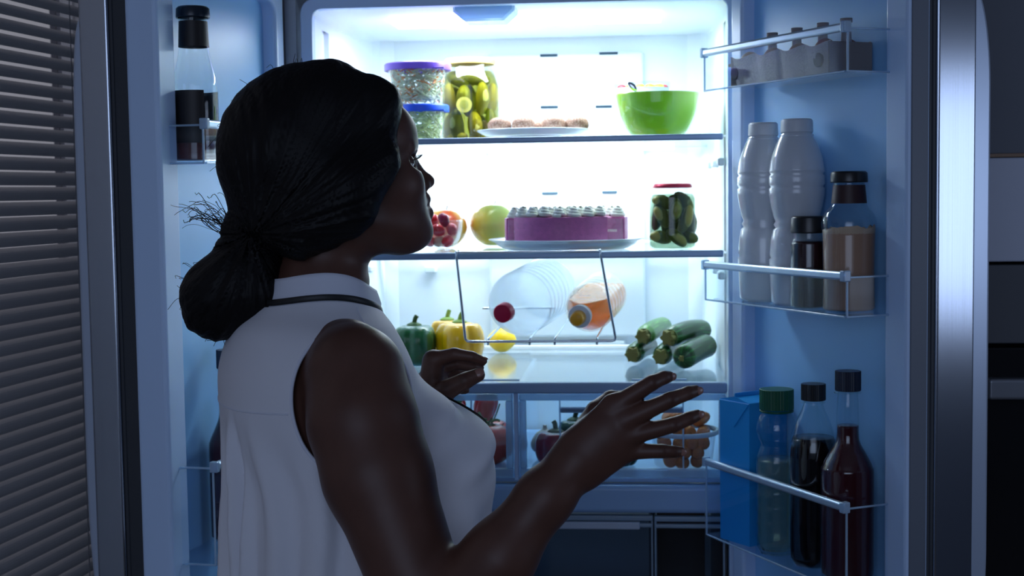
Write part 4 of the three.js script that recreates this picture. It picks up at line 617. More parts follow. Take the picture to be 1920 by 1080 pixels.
{ // blue milk carton with a folded top
  const w = 0.0235, s = stand(DR, 1428, 745, w, BINS.low), a = 0.074, b = 0.083, H = s.top - 0.006; s.p = doorPoint(DR, 0.103, BINS.low + 0.003, w).toArray();
  const t = thing('milk_carton', 'plain blue drink carton with folded top and white cap', 'carton', s.p, DR.turn + rad(9)), m = std([0.018, 0.34, 0.82], 0.35);
  const g = new THREE.BoxGeometry(a, H, b, 8, 24, 8).translate(0, H / 2, 0); displace(g, (v) => { v.x *= 1 + 0.004 * noise(v.y * 20, v.z * 20, 1); if (v.y > H - 0.001) v.y += 0.008 * (1 - Math.abs(v.x) / (a / 2)); v.z *= 1 + 0.004 * noise(v.y * 15, v.x * 20, 6); });
  mesh('carton', toCreasedNormals(g, 0.6), m, t);
  mesh('top_fold', box(0.0025, 0.009, b - 0.001, 0, H + 0.009, 0, 0.0008).rotateZ(0.0), m, t, 'sealed blue fold');
  const fl = new THREE.Shape(); fl.moveTo(-a / 2, 0); fl.lineTo(a / 2, 0); fl.lineTo(0, -0.042); fl.lineTo(-a / 2, 0); mesh('side_flap', new THREE.ExtrudeGeometry(fl, { depth: 0.0012, bevelEnabled: true, bevelSize: 0.0005, bevelThickness: 0.0004, bevelSegments: 1 }).rotateY(0).translate(0, H - 0.001, b / 2), m, t, 'triangular folded flap');
  mesh('screw_cap', plainCap(0.0135, H + 0.004, H + 0.018).translate(0.018, 0, -0.026), std([0.66, 0.70, 0.78], 0.4), t, 'white cap');
}
{ // bottle with green cap, waisted, half full
  const s = stand(DR, 1456, 729, 0.0375, BINS.low), t = thing('drink_bottle', 'clear waisted bottle half full of pale green drink with a green cap', 'bottle', s.p, DR.turn), H = s.top, R = 0.0335;
  const rings = []; for (let y = 0.035; y < 0.115; y += 0.004) rings.push([R - 0.0012 * Math.pow(Math.sin(y * 130), 2), y]);
  const pr = [[0, 0.002], [R * 0.55, 0.003], [R * 0.8, 0.0], [R * 0.96, 0.012], [R, 0.03], ...rings, ...smoothProfile([[R, 0.12], [R * 0.98, H - 0.115], [R * 0.82, H - 0.096], [R * 0.78, H - 0.090], [R * 0.92, H - 0.078], [R * 0.99, H - 0.064], [R * 0.85, H - 0.045], [R * 0.66, H - 0.036], [R * 0.62, H - 0.030]], 40)];
  mesh('bottle', displace(lathe(pr, 64), (v) => { if (v.y < 0.03) { const a = Math.atan2(v.z, v.x), k = 1 - 0.06 * Math.pow(Math.cos(a * 2.5), 2) * (1 - v.y / 0.03); v.x *= k; v.z *= k; } }), pane([0.86, 0.93, 0.92], 0.03), t);
  mesh('drink', lathe([[0, 0.006], [R * 0.75, 0.006], [R - 0.003, 0.02], [R - 0.0032, H - 0.118], [R - 0.0045, H - 0.114], [0, H - 0.114]], 48), phys([0.93, 0.95, 0.82], 0.1, { transmission: 0.92, thickness: 0 }), t, 'pale green drink');
  mesh('cap', screwCap(0.0268, H - 0.033, H), std([0.006, 0.10, 0.045], 0.4), t, 'dark green ribbed cap');
  mesh('cap_ring', lathe([[0.0245, H - 0.038], [0.0272, H - 0.037], [0.0272, H - 0.0345], [0.0245, H - 0.034]], 40), std([0.006, 0.10, 0.045], 0.4), t);
}
{ // cola bottle
  const s = stand(DR, 1525, 719, 0.030, BINS.low), t = thing('cola_bottle', 'dark cola bottle with black cap between the green capped and the red bottle', 'bottle', s.p, DR.turn), H = s.top, R = 0.0375;
  const pet = (R, inset) => [[0, 0.002 + inset], [R * 0.5, 0.004], [R * 0.80, 0.001 + inset], [R * 0.97, 0.014], [R, 0.03], [R, 0.07], [R * 0.985, 0.10], [R, 0.14], ...smoothProfile([[R, H - 0.115], [R * 0.93, H - 0.090], [R * 0.72, H - 0.062], [R * 0.47, H - 0.040], [0.0145, H - 0.030], [0.0145, H - 0.02]], 28)];
  mesh('bottle', displace(lathe(pet(R, 0), 64), (v) => { if (v.y < 0.045) { const a = Math.atan2(v.z, v.x), k = 1 - 0.10 * Math.pow(Math.cos(a * 2.5), 2) * (1 - v.y / 0.045); v.x *= k; v.z *= k; } }), bottleGlass, t);
  mesh('cola', displace(lathe(pet(R - 0.0015, 0.002).filter(([r, y]) => y < H - 0.085).concat([[R * 0.84, H - 0.084], [0, H - 0.084]]), 64), (v) => { if (v.y < 0.045) { const a = Math.atan2(v.z, v.x), k = 1 - 0.10 * Math.pow(Math.cos(a * 2.5), 2) * (1 - v.y / 0.045); v.x *= k; v.z *= k; } }), std([0.006, 0.003, 0.004], 0.12), t, 'dark brown cola');
  mesh('cap', screwCap(0.0182, H - 0.026, H), M.black, t, 'black ribbed cap'); mesh('neck_ring', lathe([[0.0145, H - 0.031], [0.0192, H - 0.030], [0.0192, H - 0.0285], [0.0145, H - 0.028]], 40), bottleGlass, t);
}
const syrupGlass = phys([0.30, 0.02, 0.03], 0.05, { transmission: 0.55, thickness: 0 });
function tallBottle(label, D, px, py, w, floor, R, name, dark) {
  const s = stand(D, px, py, w, floor), t = thing(name, label, 'bottle', s.p, D.turn), H = s.top;
  mesh('glass', lathe([[0, 0.003], [R * 0.7, 0.001], [R - 0.003, 0], [R, 0.005], ...smoothProfile([[R, 0.02], [R * 1.0, H - 0.165], [R * 0.93, H - 0.145], [R * 0.70, H - 0.125], [0.0185, H - 0.105], [0.0165, H - 0.06], [0.0145, H - 0.03], [0.0150, H - 0.022]], 44)], 64), bottleGlass, t);
  mesh('syrup', lathe([[0, 0.005], [R - 0.006, 0.004], [R - 0.0016, 0.008], ...smoothProfile([[R - 0.0016, 0.02], [R - 0.0016, H - 0.166], [R * 0.90, H - 0.145], [R * 0.67, H - 0.126], [0.0172, H - 0.106], [0.0160, H - 0.083]], 36), [0, H - 0.083]], 64), dark, t, 'dark red drink');
  mesh('cap', screwCap(0.0185, H - 0.030, H), std([0.012, 0.018, 0.04], 0.35), t, 'blue black ribbed cap'); mesh('neck_ring', lathe([[0.0148, H - 0.034], [0.0205, H - 0.0335], [0.0205, H - 0.031], [0.0148, H - 0.0305]], 40), bottleGlass, t);
}
const syrup = std([0.060, 0.006, 0.009], 0.10);
tallBottle('dark red glass bottle with blue black cap, tallest on the lowest door shelf', DR, 1590, 695, 0.024, BINS.low, 0.0405, 'syrup_bottle', syrup);
tallBottle('dark brown red bottle half hidden behind the white blouse', DL, 428, 655, 0.016, BINS.leftLow, 0.036, 'syrup_bottle', syrup);
{ // sauce bottle with two dark labels in the other door
  const s = stand(DL, 361, 13, 0.014, BINS.leftTop), t = thing('sauce_bottle', 'glass bottle with two blank black labels and a dark cap, almost empty', 'bottle', s.p, DL.turn), H = s.top, R = 0.0335, k = H / 0.245;
  mesh('glass', lathe([[0, 0.002], [R - 0.004, 0], [R, 0.005], [R, 0.11 * k], ...smoothProfile([[R, 0.112 * k], [R * 0.97, 0.128 * k], [R * 0.80, 0.155 * k], [0.0225, 0.178 * k], [0.0215, 0.20 * k], [0.0205, 0.232 * k]], 26)], 56), bottleGlass, t);
  mesh('sauce', lathe([[0, 0.004], [R - 0.004, 0.004], [R - 0.0015, 0.007], [R - 0.0015, 0.034 * k], [0, 0.034 * k]], 48), std([0.12, 0.012, 0.014], 0.3), t, 'last of the red sauce');
  mesh('body_label', new THREE.CylinderGeometry(R + 0.0005, R + 0.0005, 0.082 * k, 48, 1, true, -2.6, 5.0).translate(0, 0.072 * k, 0), std([0.008, 0.005, 0.006], 0.5), t, 'blank black label');
  mesh('neck_label', lathe([[0.0228, 0.182 * k], [0.0213, 0.222 * k]], 48), std([0.008, 0.005, 0.006], 0.5), t, 'blank black label');
  mesh('cap', plainCap(0.0248, H - 0.017, H), std([0.008, 0.016, 0.03], 0.25), t, 'dark twist cap'); mesh('thread', new THREE.TorusGeometry(0.0208, 0.0012, 8, 40).rotateX(Math.PI / 2).translate(0, H - 0.020, 0), bottleGlass, t);
}
// ---------------------------------------------------------------- the woman
// signed-distance modelling: primitives joined by smooth minima, meshed by surface nets in sparse blocks
const smin = (a, b, k) => { const h = Math.max(k - Math.abs(a - b), 0) / k; return Math.min(a, b) - h * h * k * 0.25; };
function sdCapsule(a, b, ra, rb, squash) {                                 // tapered capsule; squash = [axis, factor] flattens it
  const ba = b.clone().sub(a), bb = ba.dot(ba), ax = squash?.[0], sq = squash?.[1] ?? 1;
  const fn = (x, y, z) => {
    let px = x - a.x, py = y - a.y, pz = z - a.z;
    let t = (px * ba.x + py * ba.y + pz * ba.z) / bb; t = t < 0 ? 0 : t > 1 ? 1 : t;
    px -= ba.x * t; py -= ba.y * t; pz -= ba.z * t;
    if (ax) { const q = (px * ax.x + py * ax.y + pz * ax.z) * (1 / sq - 1); px += ax.x * q; py += ax.y * q; pz += ax.z * q; }
    return Math.sqrt(px * px + py * py + pz * pz) - (ra + (rb - ra) * t);
  };
  return { fn, c: a.clone().add(b).multiplyScalar(0.5), r: Math.sqrt(bb) / 2 + Math.max(ra, rb) };
}
function sdEllipsoid(c, r, basis) {                                         // basis: three unit vectors
  const [X, Y, Z] = basis, m = Math.min(...r);
  const fn = (x, y, z) => { const px = x - c.x, py = y - c.y, pz = z - c.z; const u = (px * X.x + py * X.y + pz * X.z) / r[0], v = (px * Y.x + py * Y.y + pz * Y.z) / r[1], w = (px * Z.x + py * Z.y + pz * Z.z) / r[2]; const k0 = Math.sqrt(u * u + v * v + w * w), k1 = Math.sqrt((u / r[0]) ** 2 + (v / r[1]) ** 2 + (w / r[2]) ** 2); return k1 > 1e-6 ? k0 * (k0 - 1) / k1 : -m; };
  return { fn, c, r: Math.max(...r) };
}
const joined = (prims) => {
  const f = (x, y, z, list = prims) => { let d = 1; for (const p of list) { const q = p.fn(x, y, z); if (p.cut) d = -smin(-d, q, p.k); else d = smin(d, q, p.k); } return d; };
  f.near = (cx, cy, cz, R) => prims.filter((p) => Math.hypot(cx - p.c.x, cy - p.c.y, cz - p.c.z) - p.r < R + 0.05);
  return f;
};
function surfaceNets(field, lo, hi, cell) {
  const B = 10, nx = Math.ceil((hi.x - lo.x) / cell / B), ny = Math.ceil((hi.y - lo.y) / cell / B), nz = Math.ceil((hi.z - lo.z) / cell / B), rad2 = B * cell * 0.87 + cell * 2;
  const pos = [], vid = new Map(), key = (i, j, k) => (i * 4096 + j) * 4096 + k, N = B + 2, val = new Float64Array(N * N * N), quads = [];
  const at = (i, j, k) => (i * N + j) * N + k;
  for (let bi = 0; bi < nx; bi++) for (let bj = 0; bj < ny; bj++) for (let bk = 0; bk < nz; bk++) {
    const cx = lo.x + (bi + 0.5) * B * cell, cy = lo.y + (bj + 0.5) * B * cell, cz = lo.z + (bk + 0.5) * B * cell;
    const list = field.near ? field.near(cx, cy, cz, rad2) : undefined; if (list && !list.length) continue;
    if (Math.abs(field(cx, cy, cz, list)) > rad2 * 1.6) continue;
    for (let i = 0; i < N; i++) for (let j = 0; j < N; j++) for (let k = 0; k < N; k++) val[at(i, j, k)] = field(lo.x + (bi * B + i) * cell, lo.y + (bj * B + j) * cell, lo.z + (bk * B + k) * cell, list);
    for (let i = 0; i <= B; i++) for (let j = 0; j <= B; j++) for (let k = 0; k <= B; k++) {
      const gi = bi * B + i, gj = bj * B + j, gk = bk * B + k, K = key(gi, gj, gk); if (vid.has(K)) continue;
      let n = 0, sx = 0, sy = 0, sz = 0; const corner = (a, b, c) => val[at(i + a, j + b, k + c)];
      let inside = 0; for (let c = 0; c < 8; c++) if (corner(c & 1, (c >> 1) & 1, c >> 2) < 0) inside++;
      if (inside === 0 || inside === 8) continue;
      for (let e = 0; e < 12; e++) { const ax = e >> 2, p = e & 1, q = (e >> 1) & 1; const a = [0, 0, 0], b = [0, 0, 0]; a[(ax + 1) % 3] = b[(ax + 1) % 3] = p; a[(ax + 2) % 3] = b[(ax + 2) % 3] = q; b[ax] = 1; const va = corner(...a), vb = corner(...b); if ((va < 0) === (vb < 0)) continue; const t = va / (va - vb); sx += a[0] + (b[0] - a[0]) * t; sy += a[1] + (b[1] - a[1]) * t; sz += a[2] + (b[2] - a[2]) * t; n++; }
      vid.set(K, pos.length / 3); pos.push(lo.x + (gi + sx / n) * cell, lo.y + (gj + sy / n) * cell, lo.z + (gk + sz / n) * cell);
    }
    for (let i = 0; i < B; i++) for (let j = 0; j < B; j++) for (let k = 0; k < B; k++) {
      const gi = bi * B + i, gj = bj * B + j, gk = bk * B + k, v0 = val[at(i, j, k)] < 0;
      if (v0 !== val[at(i + 1, j, k)] < 0) quads.push([gi, gj, gk, 0, v0]);
      if (v0 !== val[at(i, j + 1, k)] < 0) quads.push([gi, gj, gk, 1, v0]);
      if (v0 !== val[at(i, j, k + 1)] < 0) quads.push([gi, gj, gk, 2, v0]);
    }
  }
  const idx = [];
  for (const [i, j, k, ax, flip] of quads) {
    const u = [0, 0, 0], w = [0, 0, 0]; u[(ax + 1) % 3] = 1; w[(ax + 2) % 3] = 1;
    const a = vid.get(key(i - u[0] - w[0], j - u[1] - w[1], k - u[2] - w[2])), b = vid.get(key(i - w[0], j - w[1], k - w[2])), c = vid.get(key(i, j, k)), d = vid.get(key(i - u[0], j - u[1], k - u[2]));
    if (a === undefined || b === undefined || c === undefined || d === undefined) continue;
    if (flip) idx.push(a, b, c, a, c, d); else idx.push(a, c, b, a, d, c);
  }
  const g = new THREE.BufferGeometry(); g.setAttribute('position', new THREE.Float32BufferAttribute(pos, 3)); g.setIndex(idx); return g;
}
function fieldNormals(g, field, e = 0.0012) { const p = g.attributes.position, n = new Float32Array(p.count * 3); for (let i = 0; i < p.count; i++) { const x = p.getX(i), y = p.getY(i), z = p.getZ(i), l = field.near ? field.near(x, y, z, 0.01) : undefined; const a = field(x + e, y, z, l) - field(x - e, y, z, l), b = field(x, y + e, z, l) - field(x, y - e, z, l), c = field(x, y, z + e, l) - field(x, y, z - e, l), L = Math.hypot(a, b, c) || 1; n.set([a / L, b / L, c / L], i * 3); } g.setAttribute('normal', new THREE.BufferAttribute(n, 3)); return g; }
// triangles are cut exactly where keep(p) changes sign; the open edge is returned as chains of points
function clip(g, keep) {
  const p = g.attributes.position, ix = g.index.array, out = [], v = (i) => V(p.getX(i), p.getY(i), p.getZ(i)), val = Array.from({ length: p.count }, (_, i) => keep(v(i))), cuts = [];
  for (let t = 0; t < ix.length; t += 3) {
    const I = [ix[t], ix[t + 1], ix[t + 2]], s = I.map((i) => val[i] > 0), c = s.filter(Boolean).length;
    if (c === 0) continue; const q = I.map(v); if (c === 3) { out.push(...q); continue; }
    const mix = (a, b) => q[a].clone().lerp(q[b], val[I[a]] / (val[I[a]] - val[I[b]]));
    for (let r = 0; r < 3; r++) { const a = r, b = (r + 1) % 3, d = (r + 2) % 3;
      if (c === 1 && s[a]) { const ab = mix(a, b), ad = mix(a, d); out.push(q[a], ab, ad); cuts.push(ab, ad); }
      if (c === 2 && !s[a]) { const ab = mix(a, b), ad = mix(a, d); out.push(ab, q[b], q[d], ab, q[d], ad); cuts.push(ab, ad); } }
  }
  const n = new THREE.BufferGeometry().setFromPoints(out); return { g: mergeVertices(n, 1e-6), cuts };
}
function edgeTube(cuts, r, closeGap = 0.02) {                               // binding along a cut edge: the cut points ordered into loops
  const pts = cuts.slice(), loops = []; const grid = new Map(), kf = (p) => `${Math.round(p.x * 4e5)},${Math.round(p.y * 4e5)},${Math.round(p.z * 4e5)}`, nb = new Map();
  for (let i = 0; i < pts.length; i += 2) { const a = kf(pts[i]), b = kf(pts[i + 1]); grid.set(a, pts[i]); grid.set(b, pts[i + 1]); if (a === b) continue; (nb.get(a) ?? nb.set(a, []).get(a)).push(b); (nb.get(b) ?? nb.set(b, []).get(b)).push(a); }
  const seen = new Set();
  for (const start of nb.keys()) { if (seen.has(start)) continue; const chain = []; let cur = start; while (cur && !seen.has(cur)) { seen.add(cur); chain.push(grid.get(cur)); cur = nb.get(cur).find((x) => !seen.has(x)); } if (chain.length > 12) loops.push(chain); }
  return loops.map((c) => { const q = []; for (let i = 0; i < c.length; i += 4) q.push(c[i]); const closed = q[0].distanceTo(q[q.length - 1]) < closeGap; for (let it = 0; it < 4; it++) for (let i = 0; i < q.length; i++) { const a = q[(i + q.length - 1) % q.length], b = q[(i + 1) % q.length]; if (!closed && (i === 0 || i === q.length - 1)) continue; q[i] = q[i].clone().multiplyScalar(0.5).addScaledVector(a, 0.25).addScaledVector(b, 0.25); } return new THREE.TubeGeometry(new THREE.CatmullRomCurve3(q, closed), q.length * 2, r, 7, closed); });
}
const J = (px, py, d) => atDepth(px, py, d);
const Rt = V(Math.cos(YAW), 0, -Math.sin(YAW)), Fw = V(-Math.sin(YAW), 0, -Math.cos(YAW)), Up = V(0, 1, 0);
const frameAt = (deg) => { const X = Rt.clone().multiplyScalar(Math.cos(rad(deg))).addScaledVector(Fw, Math.sin(rad(deg))); return [X, Up.clone(), X.clone().cross(Up)]; };
// ---- head (X forward, Y up, Z her own right)
const HO = J(640, 345, 1.73);
const [hx0, hy0, HZ] = frameAt(22), PT = rad(9);
const HX = hx0.clone().multiplyScalar(Math.cos(PT)).addScaledVector(hy0, Math.sin(PT)), HY = hy0.clone().multiplyScalar(Math.cos(PT)).addScaledVector(hx0, -Math.sin(PT)), HB = [HX, HY, HZ];
const H = (x, y, z = 0) => HO.clone().addScaledVector(HX, x).addScaledVector(HY, y).addScaledVector(HZ, z);
const skinPrims = [];
const add = (p, k = 0.02, cut = false) => { p.k = k; p.cut = cut; skinPrims.push(p); return p; };
const cap = (a, b, ra, rb, k, sq) => add(sdCapsule(a, b, ra, rb, sq), k);
const ell = (c, r, k, basis = HB, cut = false) => add(sdEllipsoid(c, r, basis), k, cut);
ell(H(-0.012, 0.042), [0.098, 0.086, 0.074], 0.02);                        // cranium
ell(H(0.053, 0.050), [0.052, 0.046, 0.060], 0.03);                         // forehead
ell(H(0.045, -0.030), [0.056, 0.055, 0.054], 0.03);                        // mid face
ell(H(0.057, -0.060), [0.038, 0.032, 0.036], 0.03);                        // mouth region
cap(H(0.006, -0.046, 0.047), H(0.070, -0.076, 0.014), 0.016, 0.016, 0.03); cap(H(0.006, -0.046, -0.047), H(0.070, -0.076, -0.014), 0.016, 0.016, 0.03);  // jaw
ell(H(0.088, -0.078), [0.016, 0.015, 0.020], 0.020);                       // chin
ell(H(0.062, -0.012, 0.036), [0.030, 0.024, 0.022], 0.025); ell(H(0.062, -0.012, -0.036), [0.030, 0.024, 0.022], 0.025);  // cheekbones
cap(H(0.090, 0.031, 0.018), H(0.082, 0.030, 0.040), 0.0075, 0.006, 0.012); cap(H(0.090, 0.031, -0.018), H(0.082, 0.030, -0.040), 0.0075, 0.006, 0.012);  // brow ridge
ell(H(0.088, 0.013, 0.032), [0.014, 0.010, 0.016], 0.008, HB, true); ell(H(0.088, 0.013, -0.032), [0.014, 0.010, 0.016], 0.008, HB, true);                // sockets
cap(H(0.091, 0.020), H(0.106, -0.012), 0.0075, 0.0095, 0.010);             // nose bridge
ell(H(0.1105, -0.016), [0.0110, 0.009, 0.0105], 0.008);                     // tip
ell(H(0.099, -0.020, 0.0125), [0.0115, 0.008, 0.0075], 0.006); ell(H(0.099, -0.020, -0.0125), [0.0115, 0.008, 0.0075], 0.006);                            // wings
ell(H(0.103, -0.0275, 0.006), [0.004, 0.004, 0.003], 0.003, HB, true); ell(H(0.103, -0.0275, -0.006), [0.004, 0.004, 0.003], 0.003, HB, true);
cap(H(0.1030, -0.0375, 0.0), H(0.091, -0.0415, 0.020), 0.0085, 0.0045, 0.005); cap(H(0.1030, -0.0375, 0.0), H(0.091, -0.0415, -0.020), 0.0085, 0.0045, 0.005);  // upper lip
cap(H(0.1025, -0.0550, 0.0), H(0.090, -0.0490, 0.019), 0.0095, 0.0045, 0.005); cap(H(0.1025, -0.0550, 0.0), H(0.090, -0.0490, -0.019), 0.0095, 0.0045, 0.005);  // lower lip
cap(H(0.114, -0.0460, 0.0), H(0.094, -0.0455, 0.023), 0.0016, 0.001, 0.003).cut = true; cap(H(0.114, -0.0460, 0.0), H(0.094, -0.0455, -0.023), 0.0016, 0.001, 0.003).cut = true;
for (const s of [1, -1]) { const e = sdEllipsoid(H(-0.004, -0.004, 0.073 * s), [0.016, 0.030, 0.007], HB); add(e, 0.008); const c = sdEllipsoid(H(-0.001, -0.002, 0.079 * s), [0.008, 0.018, 0.004], HB); add(c, 0.004, true); }  // ears, under the hair
// ---- neck, torso
const TA = 30, [TX, TY, TZ] = frameAt(TA), TB = [TX, TY, TZ];
const yAt = (py) => J(620, py, 1.72).y, cAt = (px, py) => J(px, py, 1.72);
cap(H(-0.018, -0.040), J(592, 575, 1.735), 0.050, 0.056, 0.03);
// torso as a stack of ellipses: [py, centre px, fore-aft radius, side radius]
const STACK = [[470, 600, 0.020, 0.020], [520, 606, 0.058, 0.060], [548, 602, 0.064, 0.068], [575, 594, 0.074, 0.088], [610, 586, 0.092, 0.130], [655, 588, 0.104, 0.158], [700, 594, 0.114, 0.168], [760, 606, 0.122, 0.166], [820, 622, 0.128, 0.162], [885, 645, 0.138, 0.162], [960, 657, 0.148, 0.170], [1080, 655, 0.150, 0.180], [1200, 648, 0.155, 0.192], [1330, 640, 0.158, 0.198], [1420, 636, 0.155, 0.195]]
  .map(([py, px, a, b]) => { const c = cAt(px, py); return { y: c.y, x: c.x, z: c.z, a, b }; }).sort((p, q) => p.y - q.y);
const hermite = (arr, y, k) => { let i = 0; while (i < arr.length - 2 && arr[i + 1].y < y) i++; const p0 = arr[Math.max(0, i - 1)], p1 = arr[i], p2 = arr[i + 1], p3 = arr[Math.min(arr.length - 1, i + 2)], h = p2.y - p1.y, t = THREE.MathUtils.clamp((y - p1.y) / h, 0, 1); const m1 = (p2[k] - p0[k]) / (p2.y - p0.y || 1) * h, m2 = (p3[k] - p1[k]) / (p3.y - p1.y || 1) * h, t2 = t * t, t3 = t2 * t; return (2 * t3 - 3 * t2 + 1) * p1[k] + (t3 - 2 * t2 + t) * m1 + (-2 * t3 + 3 * t2) * p2[k] + (t3 - t2) * m2; };
const tableN = 1200, ty0 = STACK[0].y, ty1 = STACK[STACK.length - 1].y, TAB = Array.from({ length: tableN + 1 }, (_, i) => { const y = ty0 + (ty1 - ty0) * i / tableN; return ['x', 'z', 'a', 'b'].map((k) => hermite(STACK, y, k)); });
function torsoAt(x, y, z, inset) {
  const t = THREE.MathUtils.clamp((y - ty0) / (ty1 - ty0), 0, 1) * tableN, i = Math.min(tableN - 1, Math.floor(t)), f = t - i, A = TAB[i], Bq = TAB[i + 1];
  const cx = A[0] + (Bq[0] - A[0]) * f, cz = A[1] + (Bq[1] - A[1]) * f, ra = A[2] + (Bq[2] - A[2]) * f - inset, rb = A[3] + (Bq[3] - A[3]) * f - inset;
  const px = x - cx, pz = z - cz, u = (px * TX.x + pz * TX.z), w = (px * TZ.x + pz * TZ.z);
  const k0 = Math.hypot(u / ra, w / rb), k1 = Math.hypot(u / (ra * ra), w / (rb * rb)); let d = k1 > 1e-6 ? k0 * (k0 - 1) / k1 : -Math.min(ra, rb);
  const over = Math.max(ty0 - y, y - ty1); return over > 0 ? Math.hypot(Math.max(d, 0), over) : d * 0.92;
}
const bustC = (s) => J(664, 862, 1.72).addScaledVector(TX, 0.083).addScaledVector(TZ, 0.070 * s);
const bust = (s, grow) => sdEllipsoid(bustC(s), [0.068 + grow, 0.070 + grow, 0.068 + grow], TB);
const torsoC = V(STACK[7].x, (ty0 + ty1) / 2, STACK[7].z), torsoR = (ty1 - ty0) / 2 + 0.2;
add({ fn: (x, y, z) => torsoAt(x, y, z, 0.013), c: torsoC, r: torsoR }, 0.03);
add(bust(1, -0.012), 0.03); add(bust(-1, -0.012), 0.03);
// ---- arms
const shR = J(666, 702, 1.585), elR = J(812, 1178, 1.50), wrR = J(1078, 868, 1.495), foreR = J(935, 1045, 1.485);
cap(J(650, 672, 1.625), shR, 0.046, 0.052, 0.02);
cap(shR, J(680, 790, 1.562), 0.0525, 0.0590, 0.02); cap(J(680, 790, 1.562), J(708, 890, 1.545), 0.0590, 0.0585, 0.02); cap(J(708, 890, 1.545), elR, 0.0585, 0.047, 0.02);
cap(elR, foreR, 0.046, 0.037, 0.02); cap(foreR, J(1022, 932, 1.49), 0.0365, 0.0295, 0.02); cap(J(1022, 932, 1.49), wrR, 0.0290, 0.0262, 0.016);
const shL = J(575, 690, 1.875), elL = J(672, 930, 1.93), wrL = J(806, 782, 1.815);
cap(shL, elL, 0.058, 0.046, 0.02); cap(elL, wrL, 0.042, 0.026, 0.02);
// ---- hands: palm slabs and five jointed fingers each
const nails = [], knuckles = [];
function finger(list, radii, k = 0.008, nailDir) {
  for (let i = 0; i + 1 < list.length; i++) cap(list[i], list[i + 1], radii[i], radii[i + 1], i ? 0.002 : k);
  const n = list.length, tip = list[n - 1], prev = list[n - 2], dir = tip.clone().sub(prev).normalize(), up = nailDir.clone().addScaledVector(dir, -nailDir.dot(dir)).normalize();
  nails.push({ at: tip.clone().addScaledVector(up, radii[n - 1] * 0.78).addScaledVector(dir, radii[n - 1] * 0.15), dir, up, w: radii[n - 1] }); for (let i = 1; i < n - 1; i++) knuckles.push(list[i].clone().addScaledVector(up, radii[i]));
}
{ // right hand, back towards the viewer, fingers spread
  const toEye = Fw.clone().multiplyScalar(-1).addScaledVector(Rt, -0.1).normalize(), sq = [toEye, 0.62];
  const m = [J(1150, 763, 1.488), J(1172, 788, 1.482), J(1177, 818, 1.486), J(1167, 846, 1.494)];
  [[1097, 840, 1.492], [1096, 855, 1.490], [1096, 868, 1.492], [1098, 880, 1.496]].forEach((w, i) => cap(J(...w), m[i], 0.0195, 0.0145, 0.014, sq));
  cap(wrR, J(1130, 822, 1.490), 0.0262, 0.026, 0.014, [toEye, 0.72]);
  finger([m[0], J(1222, 718, 1.478), J(1245, 708, 1.486), J(1255, 706, 1.492)], [0.0112, 0.0085, 0.0074, 0.0064], 0.006, toEye);
  finger([m[1], J(1256, 750, 1.472), J(1290, 737, 1.482), J(1305, 733, 1.488)], [0.0110, 0.0086, 0.0075, 0.0065], 0.005, toEye);
  finger([m[2], J(1262, 797, 1.474), J(1293, 784, 1.482), J(1308, 778, 1.488)], [0.0108, 0.0084, 0.0073, 0.0064], 0.005, toEye);
  finger([m[3], J(1241, 846, 1.486), J(1264, 847, 1.490), J(1276, 847, 1.493)], [0.0100, 0.0076, 0.0066, 0.0058], 0.005, toEye);
  const thumbN = Up.clone().addScaledVector(Rt, -0.4).normalize();
  finger([J(1092, 832, 1.505), J(1122, 775, 1.524), J(1146, 751, 1.535), J(1172, 748, 1.548)], [0.020, 0.0150, 0.0115, 0.0090], 0.014, thumbN);
}
{ // left hand, thumb and forefinger forward as if about to take something
  const side = Up.clone(), sq = [Rt.clone().addScaledVector(Fw, -0.4).normalize(), 0.7];
  const m = [J(812, 676, 1.800), J(815, 690, 1.826), J(818, 706, 1.846), J(822, 722, 1.862)];
  [[806, 748, 1.808], [808, 752, 1.822], [810, 756, 1.834], [812, 760, 1.844]].forEach((w, i) => cap(J(...w), m[i], 0.0180, 0.0140, 0.012));
  cap(wrL, J(808, 725, 1.828), 0.0255, 0.022, 0.012);
  finger([m[0], J(852, 664, 1.788), J(885, 669, 1.786), J(905, 677, 1.790)], [0.0114, 0.0084, 0.0072, 0.0062], 0.005, side);
  finger([m[1], J(858, 682, 1.822), J(888, 688, 1.824), J(900, 690, 1.828)], [0.0110, 0.0080, 0.0068, 0.0060], 0.005, side);
  finger([m[2], J(848, 692, 1.850), J(868, 698, 1.860), J(872, 706, 1.862)], [0.0116, 0.0088, 0.0074, 0.0066], 0.005, side);
  finger([m[3], J(850, 722, 1.868), J(866, 729, 1.866), J(872, 731, 1.862)], [0.0110, 0.0080, 0.0070, 0.0062], 0.005, side);
  finger([J(814, 758, 1.796), J(838, 731, 1.780), J(872, 714, 1.774), J(897, 703, 1.776)], [0.0190, 0.0132, 0.0110, 0.0090], 0.010, Fw.clone().multiplyScalar(-1).addScaledVector(Up, 0.5).normalize());
}
